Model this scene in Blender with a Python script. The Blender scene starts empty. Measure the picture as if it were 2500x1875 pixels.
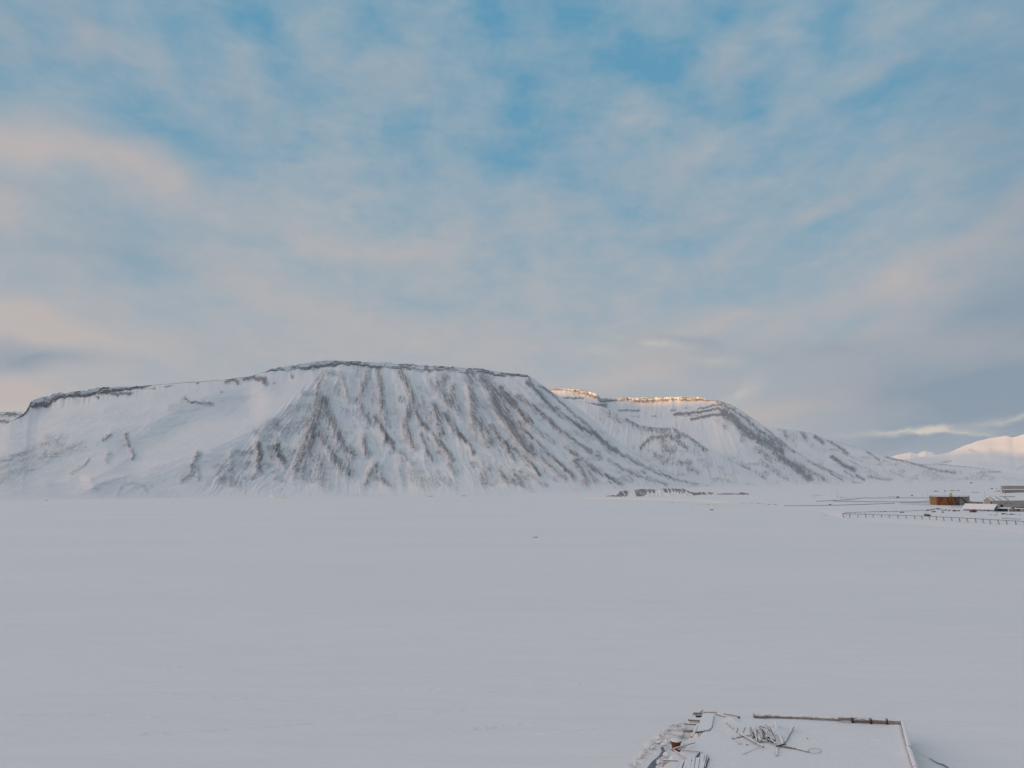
import bpy, math, random
import numpy as np
from mathutils import Vector, Matrix
random.seed(7)
SC = bpy.context.scene
COL = SC.collection

# ------------------------------------------------------------------ camera
F, CX, CY, H = 1733.0, 1250.0, 937.5, 28.0
PITCH = math.atan((1190.0 - CY) / F)
cam = bpy.data.cameras.new("camera")
cam.sensor_width = 36.0
cam.lens = F / 2500 * 36
cam.clip_start = 0.5
cam.clip_end = 120000
co = bpy.data.objects.new("camera", cam)
co.location = (0, 0, H)
co.rotation_euler = (math.pi / 2 + PITCH, 0, 0)
COL.objects.link(co)
SC.camera = co
cP, sP = math.cos(PITCH), math.sin(PITCH)

def ray(px, py):
    dx = (px - CX) / F
    dy = (CY - py) / F
    return dx, cP - dy * sP, sP + dy * cP
def at(px, py, z=0.0):
    x, y, zz = ray(px, py)
    t = (z - H) / zz
    return (x * t, y * t, z)
def atY(px, py, Y):
    x, y, zz = ray(px, py)
    t = Y / y
    return (x * t, Y, H + zz * t)
def project(X, Y, Z):
    Z = Z - H
    f = Y * cP + Z * sP
    u = -Y * sP + Z * cP
    return CX + F * X / f, CY - F * u / f

# ------------------------------------------------------------------ light
SUN_EL = math.radians(1.2)
sx, sy = -0.55, -0.83
_n = math.hypot(sx, sy); sx /= _n; sy /= _n
sun = bpy.data.lights.new("sun", 'SUN')
sun.energy = 4.4
sun.angle = math.radians(0.5)
sun.color = (1.0, 0.49, 0.11)
so = bpy.data.objects.new("sun", sun)
so.rotation_euler = Vector((sx * math.cos(SUN_EL), sy * math.cos(SUN_EL), math.sin(SUN_EL))).to_track_quat('Z', 'Y').to_euler()
so.location = (0, -50, 200)
COL.objects.link(so)
SC.view_settings.view_transform = 'Standard'
SC.view_settings.look = 'None'
SC.view_settings.exposure = 0.0
SC.view_settings.gamma = 1.0
SC.cycles.use_denoising = True
SC.cycles.max_bounces = 5
SC.cycles.diffuse_bounces = 3
SC.cycles.volume_bounces = 1

def s2l(c):
    return tuple(((v / 255) / 12.92 if v <= 10 else (((v / 255) + 0.055) / 1.055) ** 2.4) for v in c)

class NT:
    """small helper for building node trees"""
    def __init__(s, tree):
        s.t = tree; s.n = tree.nodes; s.l = tree.links
    def node(s, typ, **kw):
        n = s.n.new(typ)
        for k, v in kw.items():
            setattr(n, k, v)
        return n
    def put(s, sock, v):
        if isinstance(v, bpy.types.NodeSocket):
            s.l.new(v, sock)
        elif v is not None:
            if hasattr(sock, 'default_value'):
                try:
                    sock.default_value = v
                except Exception:
                    sock.default_value = tuple(v) + (1.0,)
    def math(s, op, a, b=None, c=None, clamp=False):
        n = s.node('ShaderNodeMath', operation=op); n.use_clamp = clamp
        s.put(n.inputs[0], a); s.put(n.inputs[1], b); s.put(n.inputs[2], c)
        return n.outputs[0]
    def vmath(s, op, a, b=None, scale=None):
        n = s.node('ShaderNodeVectorMath', operation=op)
        s.put(n.inputs[0], a)
        if b is not None: s.put(n.inputs[1], b)
        if scale is not None: s.put(n.inputs['Scale'], scale)
        return n.outputs[1] if op in ('LENGTH', 'DOT_PRODUCT') else n.outputs[0]
    def noise(s, vec, scale, detail=4, rough=0.5, dist=0.0, color=False):
        n = s.node('ShaderNodeTexNoise')
        s.put(n.inputs['Vector'], vec); n.inputs['Scale'].default_value = scale
        n.inputs['Detail'].default_value = detail; n.inputs['Roughness'].default_value = rough
        n.inputs['Distortion'].default_value = dist
        return n.outputs['Color'] if color else n.outputs['Fac']
    def maprange(s, v, a, b, c=0.0, d=1.0, smooth=True):
        n = s.node('ShaderNodeMapRange')
        n.interpolation_type = 'SMOOTHSTEP' if smooth else 'LINEAR'
        s.put(n.inputs[0], v)
        for i, q in enumerate((a, b, c, d)): n.inputs[i + 1].default_value = q
        return n.outputs[0]
    def mix(s, f, a, b):
        n = s.node('ShaderNodeMix', data_type='RGBA')
        s.put(n.inputs[0], f); s.put(n.inputs[6], a); s.put(n.inputs[7], b)
        return n.outputs[2]
    def mapping(s, vec, loc=(0, 0, 0), rot=(0, 0, 0), scale=(1, 1, 1), typ='POINT'):
        n = s.node('ShaderNodeMapping'); n.vector_type = typ
        s.put(n.inputs[0], vec)
        n.inputs['Location'].default_value = loc
        n.inputs['Rotation'].default_value = rot
        n.inputs['Scale'].default_value = scale
        return n.outputs[0]
    def sep(s, v):
        n = s.node('ShaderNodeSeparateXYZ'); s.put(n.inputs[0], v); return n.outputs
    def comb(s, x, y, z=0.0):
        n = s.node('ShaderNodeCombineXYZ')
        s.put(n.inputs[0], x); s.put(n.inputs[1], y); s.put(n.inputs[2], z); return n.outputs[0]

# ------------------------------------------------------------------ sky (world)
WLD = bpy.data.worlds.new("World")
SC.world = WLD
WLD.use_nodes = True
w = NT(WLD.node_tree)
for n in list(w.n): w.n.remove(n)
sky = w.node('ShaderNodeTexSky', sky_type='NISHITA')
sky.sun_disc = False
sky.sun_elevation = SUN_EL
sky.sun_rotation = math.atan2(sx, sy)
sky.air_density = 1.0; sky.dust_density = 0.6; sky.ozone_density = 1.5
tc = w.node('ShaderNodeTexCoord').outputs['Generated']
D = w.vmath('NORMALIZE', tc)
X, Y, Z = w.sep(D)[:3]
AZ = w.math('ARCTAN2', X, Y)
EL = w.math('ARCSINE', Z)
# warp: big soft wisps
wn = w.noise(w.mapping(D, scale=(1, 1, 1.8)), 3.2, 4, 0.55, color=True)
wv = w.vmath('SCALE', w.vmath('SUBTRACT', wn, (0.5, 0.5, 0.5)), scale=0.13)
PV = w.vmath('ADD', w.comb(AZ, EL, 0.0), wv)
PX_, PY_ = w.sep(PV)[:2]
wt = w.vmath('SCALE', w.vmath('SUBTRACT', w.noise(D, 9.0, 5, 0.6, color=True), (0.5, 0.5, 0.5)), scale=0.035)
PT = w.vmath('ADD', w.comb(AZ, EL, 0.0), wt)
TX_, TY_ = w.sep(PT)[:2]

def azel(px, py):
    x, y, z = ray(px, py)
    return math.atan2(x, y), math.asin(z / math.sqrt(x * x + y * y + z * z))
def field(blobs, const=0.0, fine=False):
    acc = const
    ux, uy = (TX_, TY_) if fine else (PX_, PY_)
    for (px, py, rx, ry, rot, amp) in blobs:
        a, e = azel(px, py)
        c = math.cos(a)
        n = w.node('ShaderNodeTexGradient', gradient_type='QUADRATIC_SPHERE')
        # the running sum rides along as a (scaled away) z, so the blobs are summed one after another
        w.put(n.inputs[0], w.mapping(w.comb(ux, uy, acc), loc=(a, e, 0), rot=(0, 0, -math.radians(rot)),
              scale=(2.3 * rx / F * c, 2.3 * ry / F * c, 1e9), typ='TEXTURE'))
        acc = w.math('MULTIPLY_ADD', n.outputs[1], amp, acc)
    return acc
BLUE = [(560,40,90,60,0,.8),(385,90,60,45,0,.6),(640,120,80,50,30,.5),(690,200,60,45,0,.7),(760,290,50,50,0,.5),
 (880,100,40,60,0,.4),(220,165,70,30,0,.5),(10,170,70,60,0,.6),(40,230,60,30,0,.5),(470,370,90,50,0,.4),(690,350,90,70,0,.5),
 (1150,20,90,50,0,.7),(1210,90,60,60,0,.55),(1235,200,60,110,0,.5),(1240,320,60,80,0,.65),(1190,430,140,50,0,.6),(1000,460,70,60,0,.4),
 (950,350,100,40,0,.4),(1350,30,100,60,0,.7),(1500,110,60,80,0,.7),(1550,190,120,50,10,1),(1650,210,70,50,0,.8),(2080,30,80,60,-40,.9),
 (2050,110,50,60,0,.8),(1850,210,90,50,-20,1),(1860,260,60,40,0,.8),(1920,345,80,40,-10,1),(1750,290,100,50,0,.5),(2250,215,130,35,-10,.8),
 (2080,270,80,40,0,.7),(1400,470,60,50,0,.6),(1530,530,110,45,0,.7),(1650,605,90,35,0,.9),(1750,565,100,25,0,.5),(2000,560,200,35,-15,.9),
 (2080,450,150,60,-20,.5),(1750,430,120,60,0,.5),(2400,440,120,60,-20,.4),(2380,130,150,80,0,.4),(2450,300,80,100,0,.5),
 (1880,500,100,30,-15,.5),(1350,380,120,80,0,.4),(1800,60,80,40,0,.5),(960,215,130,60,0,-.5),(1090,60,90,50,30,-.3),(590,170,90,40,45,-.4),
 (340,90,60,50,30,-.3),(1800,180,60,40,-40,-.4),(1700,400,90,40,-30,-.4),(300,330,200,80,20,.25),(1000,740,150,30,0,.3),(640,780,160,30,5,.35),
 (1600,740,200,50,-10,.4),(1500,640,150,60,0,.3),(1900,700,250,50,-8,.3),(100,620,200,60,0,.2),(800,700,100,60,0,.2),
 (1250,-400,1500,350,0,.45),(2600,-100,600,400,0,.3)]
WARM = [(100,395,190,45,12,1.0),(300,430,170,50,20,.9),(440,480,90,35,20,.6),(80,800,160,45,5,1.2),(250,840,200,30,5,.5),(20,970,90,35,0,1.5),
 (200,80,80,50,35,.6),(350,150,60,40,40,.3),(0,500,70,40,0,.6),(700,550,130,40,20,.5),(980,595,190,35,-5,.7),(600,690,200,60,15,.35),(850,790,300,60,3,.35),
 (1000,860,450,50,0,.4),(1750,815,140,22,-12,.7),(2180,680,90,35,-20,.8),(2420,570,200,45,-25,.7),(2300,850,320,30,-4,.6),(1560,925,220,28,-10,.7),
 (1950,1005,200,25,-4,.9),(1720,555,110,22,-8,.5),(1980,530,100,22,-18,.5),(1640,420,80,40,-40,.35),(960,220,110,50,0,.35),(1800,190,60,40,-45,.35),
 (2350,330,100,20,-15,.3),(2150,430,110,30,-30,.35),(2200,175,80,18,-15,.3),(1350,540,90,25,-10,.3),(1760,640,120,18,-5,.3),
 (-500,900,500,250,0,1.4),(-400,400,400,200,0,.6),(600,250,90,50,30,.25)]
DARK = [(2450,900,330,150,0,.5),(2350,1110,300,40,0,.5),(2500,200,200,200,0,.25),(20,60,150,100,0,.2),(2420,740,200,80,0,.5),(2300,960,320,60,0,.8),(2460,1010,150,60,0,.7),(1700,895,110,25,8,.5),(110,885,140,22,3,.9),(220,610,220,60,0,.25),
 (2200,1070,280,45,0,.6),(1640,860,120,14,8,.35),(2600,600,200,400,0,.5),(1500,990,200,30,0,.2),(2050,880,200,30,-5,.4),(40,470,140,20,10,.3)]
TEAL = [(1600,835,80,9,10,.5),(1750,880,80,14,12,.4),(1810,960,60,20,-30,.5),(2230,1051,110,6,0,1.3),(2330,1054,90,4,2,.8),(2460,1020,80,7,-8,1.0),
 (1500,850,80,20,0,.3),(60,1000,60,6,0,.6)]
# drifting cloud texture in the plane of the cloud layer
pz = w.math('ADD', w.math('MAXIMUM', Z, 0.0), 0.22)
PL = w.comb(w.math('DIVIDE', X, pz), w.math('DIVIDE', Y, pz), 0.0)
PL = w.mapping(PL, rot=(0, 0, 0.12), scale=(1.25, 0.6, 1))
f1 = w.noise(PL, 1.9, 6, 0.58, 0.35)
f2 = w.noise(PL, 5.0, 6, 0.62, 0.4)
f3 = w.noise(w.mapping(D, scale=(1, 1, 2.2)), 16.0, 4, 0.6, 0.3)
fb = w.math('ADD', w.math('MULTIPLY', w.math('SUBTRACT', f1, 0.5), 1.2), w.math('MULTIPLY', w.math('SUBTRACT', f2, 0.5), 1.1))
fb = w.math('ADD', fb, w.math('MULTIPLY', w.math('SUBTRACT', f3, 0.5), 1.25))
f4 = w.noise(w.mapping(D, scale=(1, 1, 2.0)), 42.0, 4, 0.6, 0.2)
fb = w.math('ADD', fb, w.math('MULTIPLY', w.math('SUBTRACT', f4, 0.5), 0.35))
B = w.math('MULTIPLY', field(BLUE, 0.0), 0.55)
B = w.math('ADD', B, w.maprange(EL, 0.08, 0.55, 0.0, 0.33))
B = w.math('ADD', B, w.math('MULTIPLY', fb, w.maprange(EL, 0.0, 0.35, 0.25, 0.85)))
B = w.maprange(B, -0.08, 0.90, 0.0, 1.0, smooth=False)
W_ = w.math('MULTIPLY', field(WARM, 0.0), w.math('ADD', w.math('MULTIPLY', w.math('SUBTRACT', f2, 0.5), 0.9), 1.0), clamp=True)
DK = w.math('MULTIPLY', field(DARK, 0.0), w.math('ADD', w.math('MULTIPLY', w.math('SUBTRACT', f1, 0.5), 1.2), 1.0), clamp=True)
TL = w.math('MULTIPLY', field(TEAL, 0.0, True), w.maprange(f2, 0.3, 0.62, 0.3, 1.2), clamp=True)
S10 = lambda c: tuple(v * 10 for v in s2l(c)) + (1.0,)
cloud_lo = S10((174, 175, 179)); cloud_hi = S10((157, 173, 184))
elf = w.maprange(EL, 0.03, 0.62)
CLD = w.mix(elf, cloud_lo, cloud_hi)
blue_n = w.node('ShaderNodeMix', data_type='RGBA')
BL = w.mix(elf, S10((138, 174, 194)), S10((98, 158, 190)))
# the clear part of the sky keeps a share of the physical sky
skyc = w.vmath('SCALE', sky.outputs[0], scale=1.0)
BL = w.mix(0.12, BL, skyc)
C = w.mix(B, CLD, BL)
C = w.mix(w.math('MULTIPLY', W_, 0.65), C, S10((196, 182, 176)))
C = w.mix(w.math('MULTIPLY', DK, 0.9), C, S10((130, 149, 166)))
C = w.mix(w.maprange(EL, 0.66, 1.0), C, (5.5, 5.3, 5.32, 1))   # thicker, brighter cloud overhead
C = w.mix(TL, C, S10((204, 199, 188)))
# unseen sky behind the camera, made bluer to cool the mountain faces
C = w.mix(w.math('MULTIPLY', w.maprange(w.math('MULTIPLY', Y, -1.0), 0.0, 0.6), w.maprange(EL, 1.25, 0.7, 0.0, 1.0)), C, (2.9, 4.0, 5.1, 1))
# the afterglow on the left lights the cloud deck there
sd = w.vmath('DOT_PRODUCT', D, (-0.97, -0.22, 0.10))
glow = w.maprange(sd, 0.45, 0.95, 0.0, 1.0)
C = w.mix(w.math('MULTIPLY', glow, w.maprange(EL, 0.1, 1.0, 0.95, 0.1)), C, tuple(v * 10 for v in (2.25, 1.6, 1.35)) + (1,))
bg = w.node('ShaderNodeBackground')
w.put(bg.inputs[0], C); bg.inputs[1].default_value = 0.1
wo = w.node('ShaderNodeOutputWorld')
w.l.new(bg.outputs[0], wo.inputs[0])
WLD.cycles.sampling_method = 'MANUAL'
WLD.cycles.sample_map_resolution = 1024

# ------------------------------------------------------------------ helpers: meshes, tags
def tag(o, label=None, cat=None, group=None, kind=None):
    if label: o['label'] = label
    if cat: o['category'] = cat
    if group: o['group'] = group
    if kind: o['kind'] = kind
    return o
def mesh_obj(name, verts, faces, mat=None, parent=None, smooth=False, mats=None, fm=None):
    me = bpy.data.meshes.new(name)
    me.from_pydata([tuple(v) for v in verts], [], faces)
    for m in (mats or ([mat] if mat else [])): me.materials.append(m)
    if fm: me.polygons.foreach_set('material_index', fm)
    if smooth: me.polygons.foreach_set('use_smooth', [True] * len(me.polygons))
    me.update()
    o = bpy.data.objects.new(name, me); COL.objects.link(o)
    if parent: o.parent = parent
    return o
def empty(name, loc=(0, 0, 0), rz=0.0):
    o = bpy.data.objects.new(name, None); COL.objects.link(o)
    o.location = loc; o.rotation_euler = (0, 0, rz)
    o.empty_display_size = 0.5
    return o
class MB:
    """collects simple solids into one mesh"""
    def __init__(s): s.v = []; s.f = []; s.m = []
    def add(s, vs, fs, m=0):
        b = len(s.v); s.v += [tuple(v) for v in vs]
        s.f += [tuple(b + i for i in f) for f in fs]; s.m += [m] * len(fs)
    def box(s, x0, y0, z0, x1, y1, z1, m=0):
        vs = [(x0,y0,z0),(x1,y0,z0),(x1,y1,z0),(x0,y1,z0),(x0,y0,z1),(x1,y0,z1),(x1,y1,z1),(x0,y1,z1)]
        s.add(vs, [(0,3,2,1),(4,5,6,7),(0,1,5,4),(1,2,6,5),(2,3,7,6),(3,0,4,7)], m)
    def bar(s, p, q, r, n=8, m=0, rag=0.0, taper=0.0, seg=1):
        p = Vector(p); q = Vector(q); d = q - p; L = d.length
        if L < 1e-6: return
        d.normalize()
        up = Vector((0, 0, 1)) if abs(d.z) < 0.95 else Vector((1, 0, 0))
        a = d.cross(up).normalized(); b = a.cross(d)
        vs = []
        for k in range(seg + 1):
            c = p + d * (L * k / seg)
            if 0 < k < seg: c = c + a * random.uniform(-rag, rag) * r + b * random.uniform(-rag, rag) * r
            rr = r * (1 - taper * k / seg)
            for j in range(n):
                t = 2 * math.pi * (j + .5) / n
                q_ = rr * (1 + random.uniform(-rag, rag) * .5)
                vs.append(c + a * math.cos(t) * q_ + b * math.sin(t) * q_)
        fs = [tuple(range(n)), tuple(reversed(range(seg * n, seg * n + n)))]
        for k in range(seg):
            for j in range(n):
                fs.append((k*n+j, (k+1)*n+j, (k+1)*n+(j+1) % n, k*n+(j+1) % n))
        s.add(vs, fs, m)
    def beam(s, p, q, wd, ht, m=0):
        """squared beam from p to q"""
        p = Vector(p); q = Vector(q); d = (q - p).normalized()
        up = Vector((0, 0, 1)) if abs(d.z) < 0.95 else Vector((1, 0, 0))
        a = d.cross(up).normalized() * wd / 2; b = a.cross(d).normalized() * ht / 2
        vs = [p-a-b, p+a-b, p+a+b, p-a+b, q-a-b, q+a-b, q+a+b, q-a+b]
        s.add(vs, [(0,1,2,3),(4,7,6,5),(0,4,5,1),(1,5,6,2),(2,6,7,3),(3,7,4,0)], m)
    def build(s, name, mat, parent=None, smooth=False):
        mats = mat if isinstance(mat, (list, tuple)) else [mat]
        return mesh_obj(name, s.v, s.f, parent=parent, smooth=smooth, mats=mats, fm=s.m)
def grid_obj(name, X, Y, Z, mat, attrs=None, smooth=True, parent=None):
    """X,Y,Z arrays of shape (rows, cols)"""
    R, Cn = X.shape
    me = bpy.data.meshes.new(name)
    V = np.stack([X, Y, Z], -1).reshape(-1, 3).astype(np.float32)
    idx = np.arange(R * Cn).reshape(R, Cn)
    q = np.stack([idx[:-1, :-1], idx[:-1, 1:], idx[1:, 1:], idx[1:, :-1]], -1).reshape(-1, 4)
    nf = len(q)
    me.vertices.add(len(V)); me.vertices.foreach_set('co', V.ravel())
    me.loops.add(nf * 4); me.loops.foreach_set('vertex_index', q.ravel().astype(np.int32))
    me.polygons.add(nf); me.polygons.foreach_set('loop_start', (np.arange(nf) * 4).astype(np.int32))
    me.polygons.foreach_set('use_smooth', np.full(nf, smooth))
    me.update(calc_edges=True)
    for k, a in (attrs or {}).items():
        if a.ndim == 2:
            at_ = me.attributes.new(k, 'FLOAT', 'POINT'); at_.data.foreach_set('value', a.ravel().astype(np.float32))
        else:
            at_ = me.attributes.new(k, 'FLOAT_VECTOR', 'POINT'); at_.data.foreach_set('vector', a.reshape(-1, 3).ravel().astype(np.float32))
    me.materials.append(mat)
    o = bpy.data.objects.new(name, me); COL.objects.link(o)
    if parent: o.parent = parent
    return o

# numpy noise
def _hash(ix, iy, seed):
    h = (ix.astype(np.int64) * 374761393 + iy.astype(np.int64) * 668265263 + seed * 1442695041) & 0xFFFFFFFF
    h = ((h ^ (h >> 13)) * 1274126177) & 0xFFFFFFFF
    h = (h ^ (h >> 16)) & 0xFFFF
    return h / 65535.0
def vn(x, y, seed=0):
    x0 = np.floor(x); y0 = np.floor(y)
    fx = x - x0; fy = y - y0
    fx = fx * fx * fx * (fx * (fx * 6 - 15) + 10); fy = fy * fy * fy * (fy * (fy * 6 - 15) + 10)
    a = _hash(x0, y0, seed); b = _hash(x0 + 1, y0, seed); c = _hash(x0, y0 + 1, seed); d = _hash(x0 + 1, y0 + 1, seed)
    return (a + (b - a) * fx) * (1 - fy) + (c + (d - c) * fx) * fy
def fbm(x, y, seed=0, o=4, g=0.5):
    x = np.asarray(x, float); y = np.asarray(y, float)
    s = 0; a = 1; t = 0
    for k in range(o):
        s = s + a * vn(x * 2**k + 17.3 * k, y * 2**k - 9.1 * k, seed + k); t += a; a *= g
    return s / t - 0.5
def ridged(x, y, seed=0, o=4, g=0.5):
    s = 0; a = 1; t = 0
    for k in range(o):
        s = s + a * (1 - np.abs(2 * vn(x * 2**k + 5.3 * k, y * 2**k + 3.1 * k, seed + k) - 1)); t += a; a *= g
    return s / t
def sstep(a, b, x):
    t = np.clip((x - a) / (b - a), 0, 1); return t * t * (3 - 2 * t)
def seg_dist(PX, PY, pts):
    d = np.full(PX.shape, 1e9)
    for (x0, y0), (x1, y1) in zip(pts[:-1], pts[1:]):
        vx, vy = x1 - x0, y1 - y0
        L = vx * vx + vy * vy + 1e-9
        t = np.clip(((PX - x0) * vx + (PY - y0) * vy) / L, 0, 1)
        d = np.minimum(d, np.hypot(PX - x0 - t * vx, PY - y0 - t * vy))
    return d
def strokes(PX, PY, lst, soft=1.0):
    """union of soft strokes: list of (points, width, amplitude)"""
    out = np.zeros(PX.shape)
    fx, fy = PX.ravel(), PY.ravel(); fo = out.ravel()
    for pts, wd, amp in lst:
        if len(pts) == 1: pts = [pts[0], (pts[0][0] + .5, pts[0][1])]
        xs = [p[0] for p in pts]; ys = [p[1] for p in pts]
        m = 2.2 * wd
        k = np.nonzero((fx > min(xs) - m) & (fx < max(xs) + m) & (fy > min(ys) - m) & (fy < max(ys) + m))[0]
        if len(k) == 0: continue
        d = seg_dist(fx[k], fy[k], pts) / wd
        fo[k] = np.maximum(fo[k], amp * np.exp(-((d / 1.25) ** (2.6 if soft > .9 else 2)) * soft))
    fo = fo * (0.82 + 0.75 * fbm(fx / 11, fy / 11, 55, 4, .65)) if soft > .9 else fo
    return fo.reshape(PX.shape)
Z2 = lambda L: [([(600 + a / 3.16, 840 + b / 3.16) for a, b in p], wd / 3.16, am) for p, wd, am in L]
Z1 = lambda L: [([(a / 3.16, 840 + b / 3.16) for a, b in p], wd / 3.16, am) for p, wd, am in L]
Z3 = lambda L: [([(1200 + a / 3.16, 880 + b / 3.16) for a, b in p], wd / 3.16, am) for p, wd, am in L]
Z4 = lambda L: [([(1850 + a / 3.403, 960 + b / 3.403) for a, b in p], wd / 3.403, am) for p, wd, am in L]

# ------------------------------------------------------------------ materials
def new_mat(name):
    m = bpy.data.materials.new(name); m.use_nodes = True
    t = NT(m.node_tree)
    b = m.node_tree.nodes['Principled BSDF']
    b.inputs['Specular IOR Level'].default_value = 0.25
    return m, t, b
def geo_pos(t): return t.node('ShaderNodeNewGeometry').outputs['Position']
def bump(t, h, strength, dist, b):
    n = t.node('ShaderNodeBump'); n.inputs['Strength'].default_value = strength
    n.inputs['Distance'].default_value = dist
    t.put(n.inputs['Height'], h); t.l.new(n.outputs[0], b.inputs['Normal'])

def mat_snow():
    m, t, b = new_mat('snow_field'); P = geo_pos(t)
    big = t.noise(t.mapping(P, scale=(0.004, 0.012, 1)), 1.0, 4, 0.6)
    near = t.noise(t.mapping(P, rot=(0, 0, 0.12), scale=(0.05, 0.28, 1)), 1.0, 6, 0.62, 0.4)
    fine = t.noise(t.mapping(P, rot=(0, 0, -0.2), scale=(0.5, 1.6, 1)), 1.0, 5, 0.65)
    f = t.math('ADD', t.math('MULTIPLY', big, 0.6), t.math('MULTIPLY', near, 0.4))
    col = t.mix(t.maprange(f, 0.38, 0.62), (0.765, 0.785, 0.81, 1), (0.81, 0.815, 0.825, 1))
    t.put(b.inputs['Base Color'], col); b.inputs['Roughness'].default_value = 0.65
    h = t.math('ADD', t.math('MULTIPLY', near, 0.9), t.math('MULTIPLY', fine, 0.16))
    bump(t, h, 1.0, 0.55, b)
    return m
def mat_land():
    m, t, b = new_mat('land_snow'); P = geo_pos(t)
    n1 = t.noise(t.mapping(P, scale=(0.006, 0.02, 1)), 1.0, 5, 0.6)
    n2 = t.noise(t.mapping(P, scale=(0.05, 0.16, 1)), 1.0, 5, 0.7)
    v = t.math('ADD', n2, t.math('MULTIPLY', n1, 0.5))
    spots = t.maprange(v, 0.955, 1.03)
    col = t.mix(t.math('MULTIPLY', spots, 0.55), (0.79, 0.80, 0.82, 1), (0.16, 0.15, 0.15, 1))
    t.put(b.inputs['Base Color'], col); b.inputs['Roughness'].default_value = 0.7
    bump(t, n2, 0.6, 1.5, b)
    return m
def mat_mountain(name='mountain_rock_and_snow', s1=1.0, rock_a=(0.058, 0.060, 0.078), rock_b=(0.125, 0.118, 0.135), cov=0.63):
    m, t, b = new_mat(name); P = geo_pos(t)
    ra = t.node('ShaderNodeAttribute', attribute_name='rock').outputs['Fac']
    fl = t.node('ShaderNodeAttribute', attribute_name='flow').outputs['Vector']
    n1 = t.noise(t.mapping(fl, scale=(0.6, 14.0, 1)), 1.0, 5, 0.7)
    n2 = t.noise(P, 0.06 * s1, 6, 0.75)
    n3 = t.noise(P, 0.004 * s1, 3, 0.5)
    n4 = t.noise(P, 0.22 * s1, 3, 0.6)
    nn = t.math('ADD', t.math('MULTIPLY', n1, 0.46), t.math('MULTIPLY', n2, 0.34))
    nn = t.math('ADD', nn, t.math('MULTIPLY', n4, 0.20))
    thr = t.maprange(nn, 0.38, 0.62, smooth=False)
    msk = t.math('MULTIPLY', t.maprange(t.math('SUBTRACT', ra, thr), -0.12, 0.34), cov)
    sn = t.mix(t.maprange(n3, 0.35, 0.65), (0.77, 0.79, 0.82, 1), (0.82, 0.825, 0.83, 1))
    rk = t.mix(t.maprange(t.noise(P, 0.02, 4, 0.6), 0.35, 0.65), rock_a + (1,), rock_b + (1,))
    cl = t.sep(fl)[2]
    rk = t.mix(t.math('MULTIPLY', cl, t.maprange(t.noise(P, 0.006, 4, 0.6), 0.35, 0.5)), rk, (0.23, 0.18, 0.155, 1))
    t.put(b.inputs['Base Color'], t.mix(msk, sn, rk)); b.inputs['Roughness'].default_value = 0.85
    b.inputs['Specular IOR Level'].default_value = 0.1
    hb_ = t.math('ADD', t.math('MULTIPLY', n2, t.math('MULTIPLY_ADD', ra, 1.5, 0.14)), t.math('MULTIPLY', n4, t.math('MULTIPLY', ra, 0.6)))
    bump(t, t.math('ADD', hb_, t.math('MULTIPLY', n1, t.math('MULTIPLY_ADD', ra, 0.4, 0.12))), 0.9, 11.0 / s1, b)
    return m
def mat_plain(name, c, rough=0.7, var=0.15, scale=1.5, snow=0.0, metallic=0.0, bumpd=0.0):
    """coloured surface with procedural variation; snow>0 lets snow lie on upward faces"""
    m, t, b = new_mat(name); P = geo_pos(t)
    n = t.noise(P, scale, 5, 0.6)
    lo = tuple(v * (1 - var) for v in c) + (1,); hi = tuple(min(1, v * (1 + var)) for v in c) + (1,)
    col = t.mix(t.maprange(n, 0.3, 0.7), lo, hi)
    if snow > 0:
        nz = t.sep(t.node('ShaderNodeNewGeometry').outputs['Normal'])[2]
        q = t.math('ADD', nz, t.math('MULTIPLY', t.math('SUBTRACT', t.noise(P, scale * 2.5, 5, 0.7), 0.5), 1.1))
        col = t.mix(t.maprange(q, 1.0 - snow, 1.12 - snow), col, (0.80, 0.81, 0.83, 1))
    t.put(b.inputs['Base Color'], col); b.inputs['Roughness'].default_value = rough
    b.inputs['Metallic'].default_value = metallic
    if bumpd: bump(t, n, 0.6, bumpd, b)
    return m
SNOW = mat_snow(); LAND = mat_land()
MTN = mat_mountain(); MTN2 = mat_mountain('far_mountain_rock_and_snow', 0.6); MTN3 = mat_mountain('distant_peak_snow', 0.3, cov=0.6)
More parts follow.
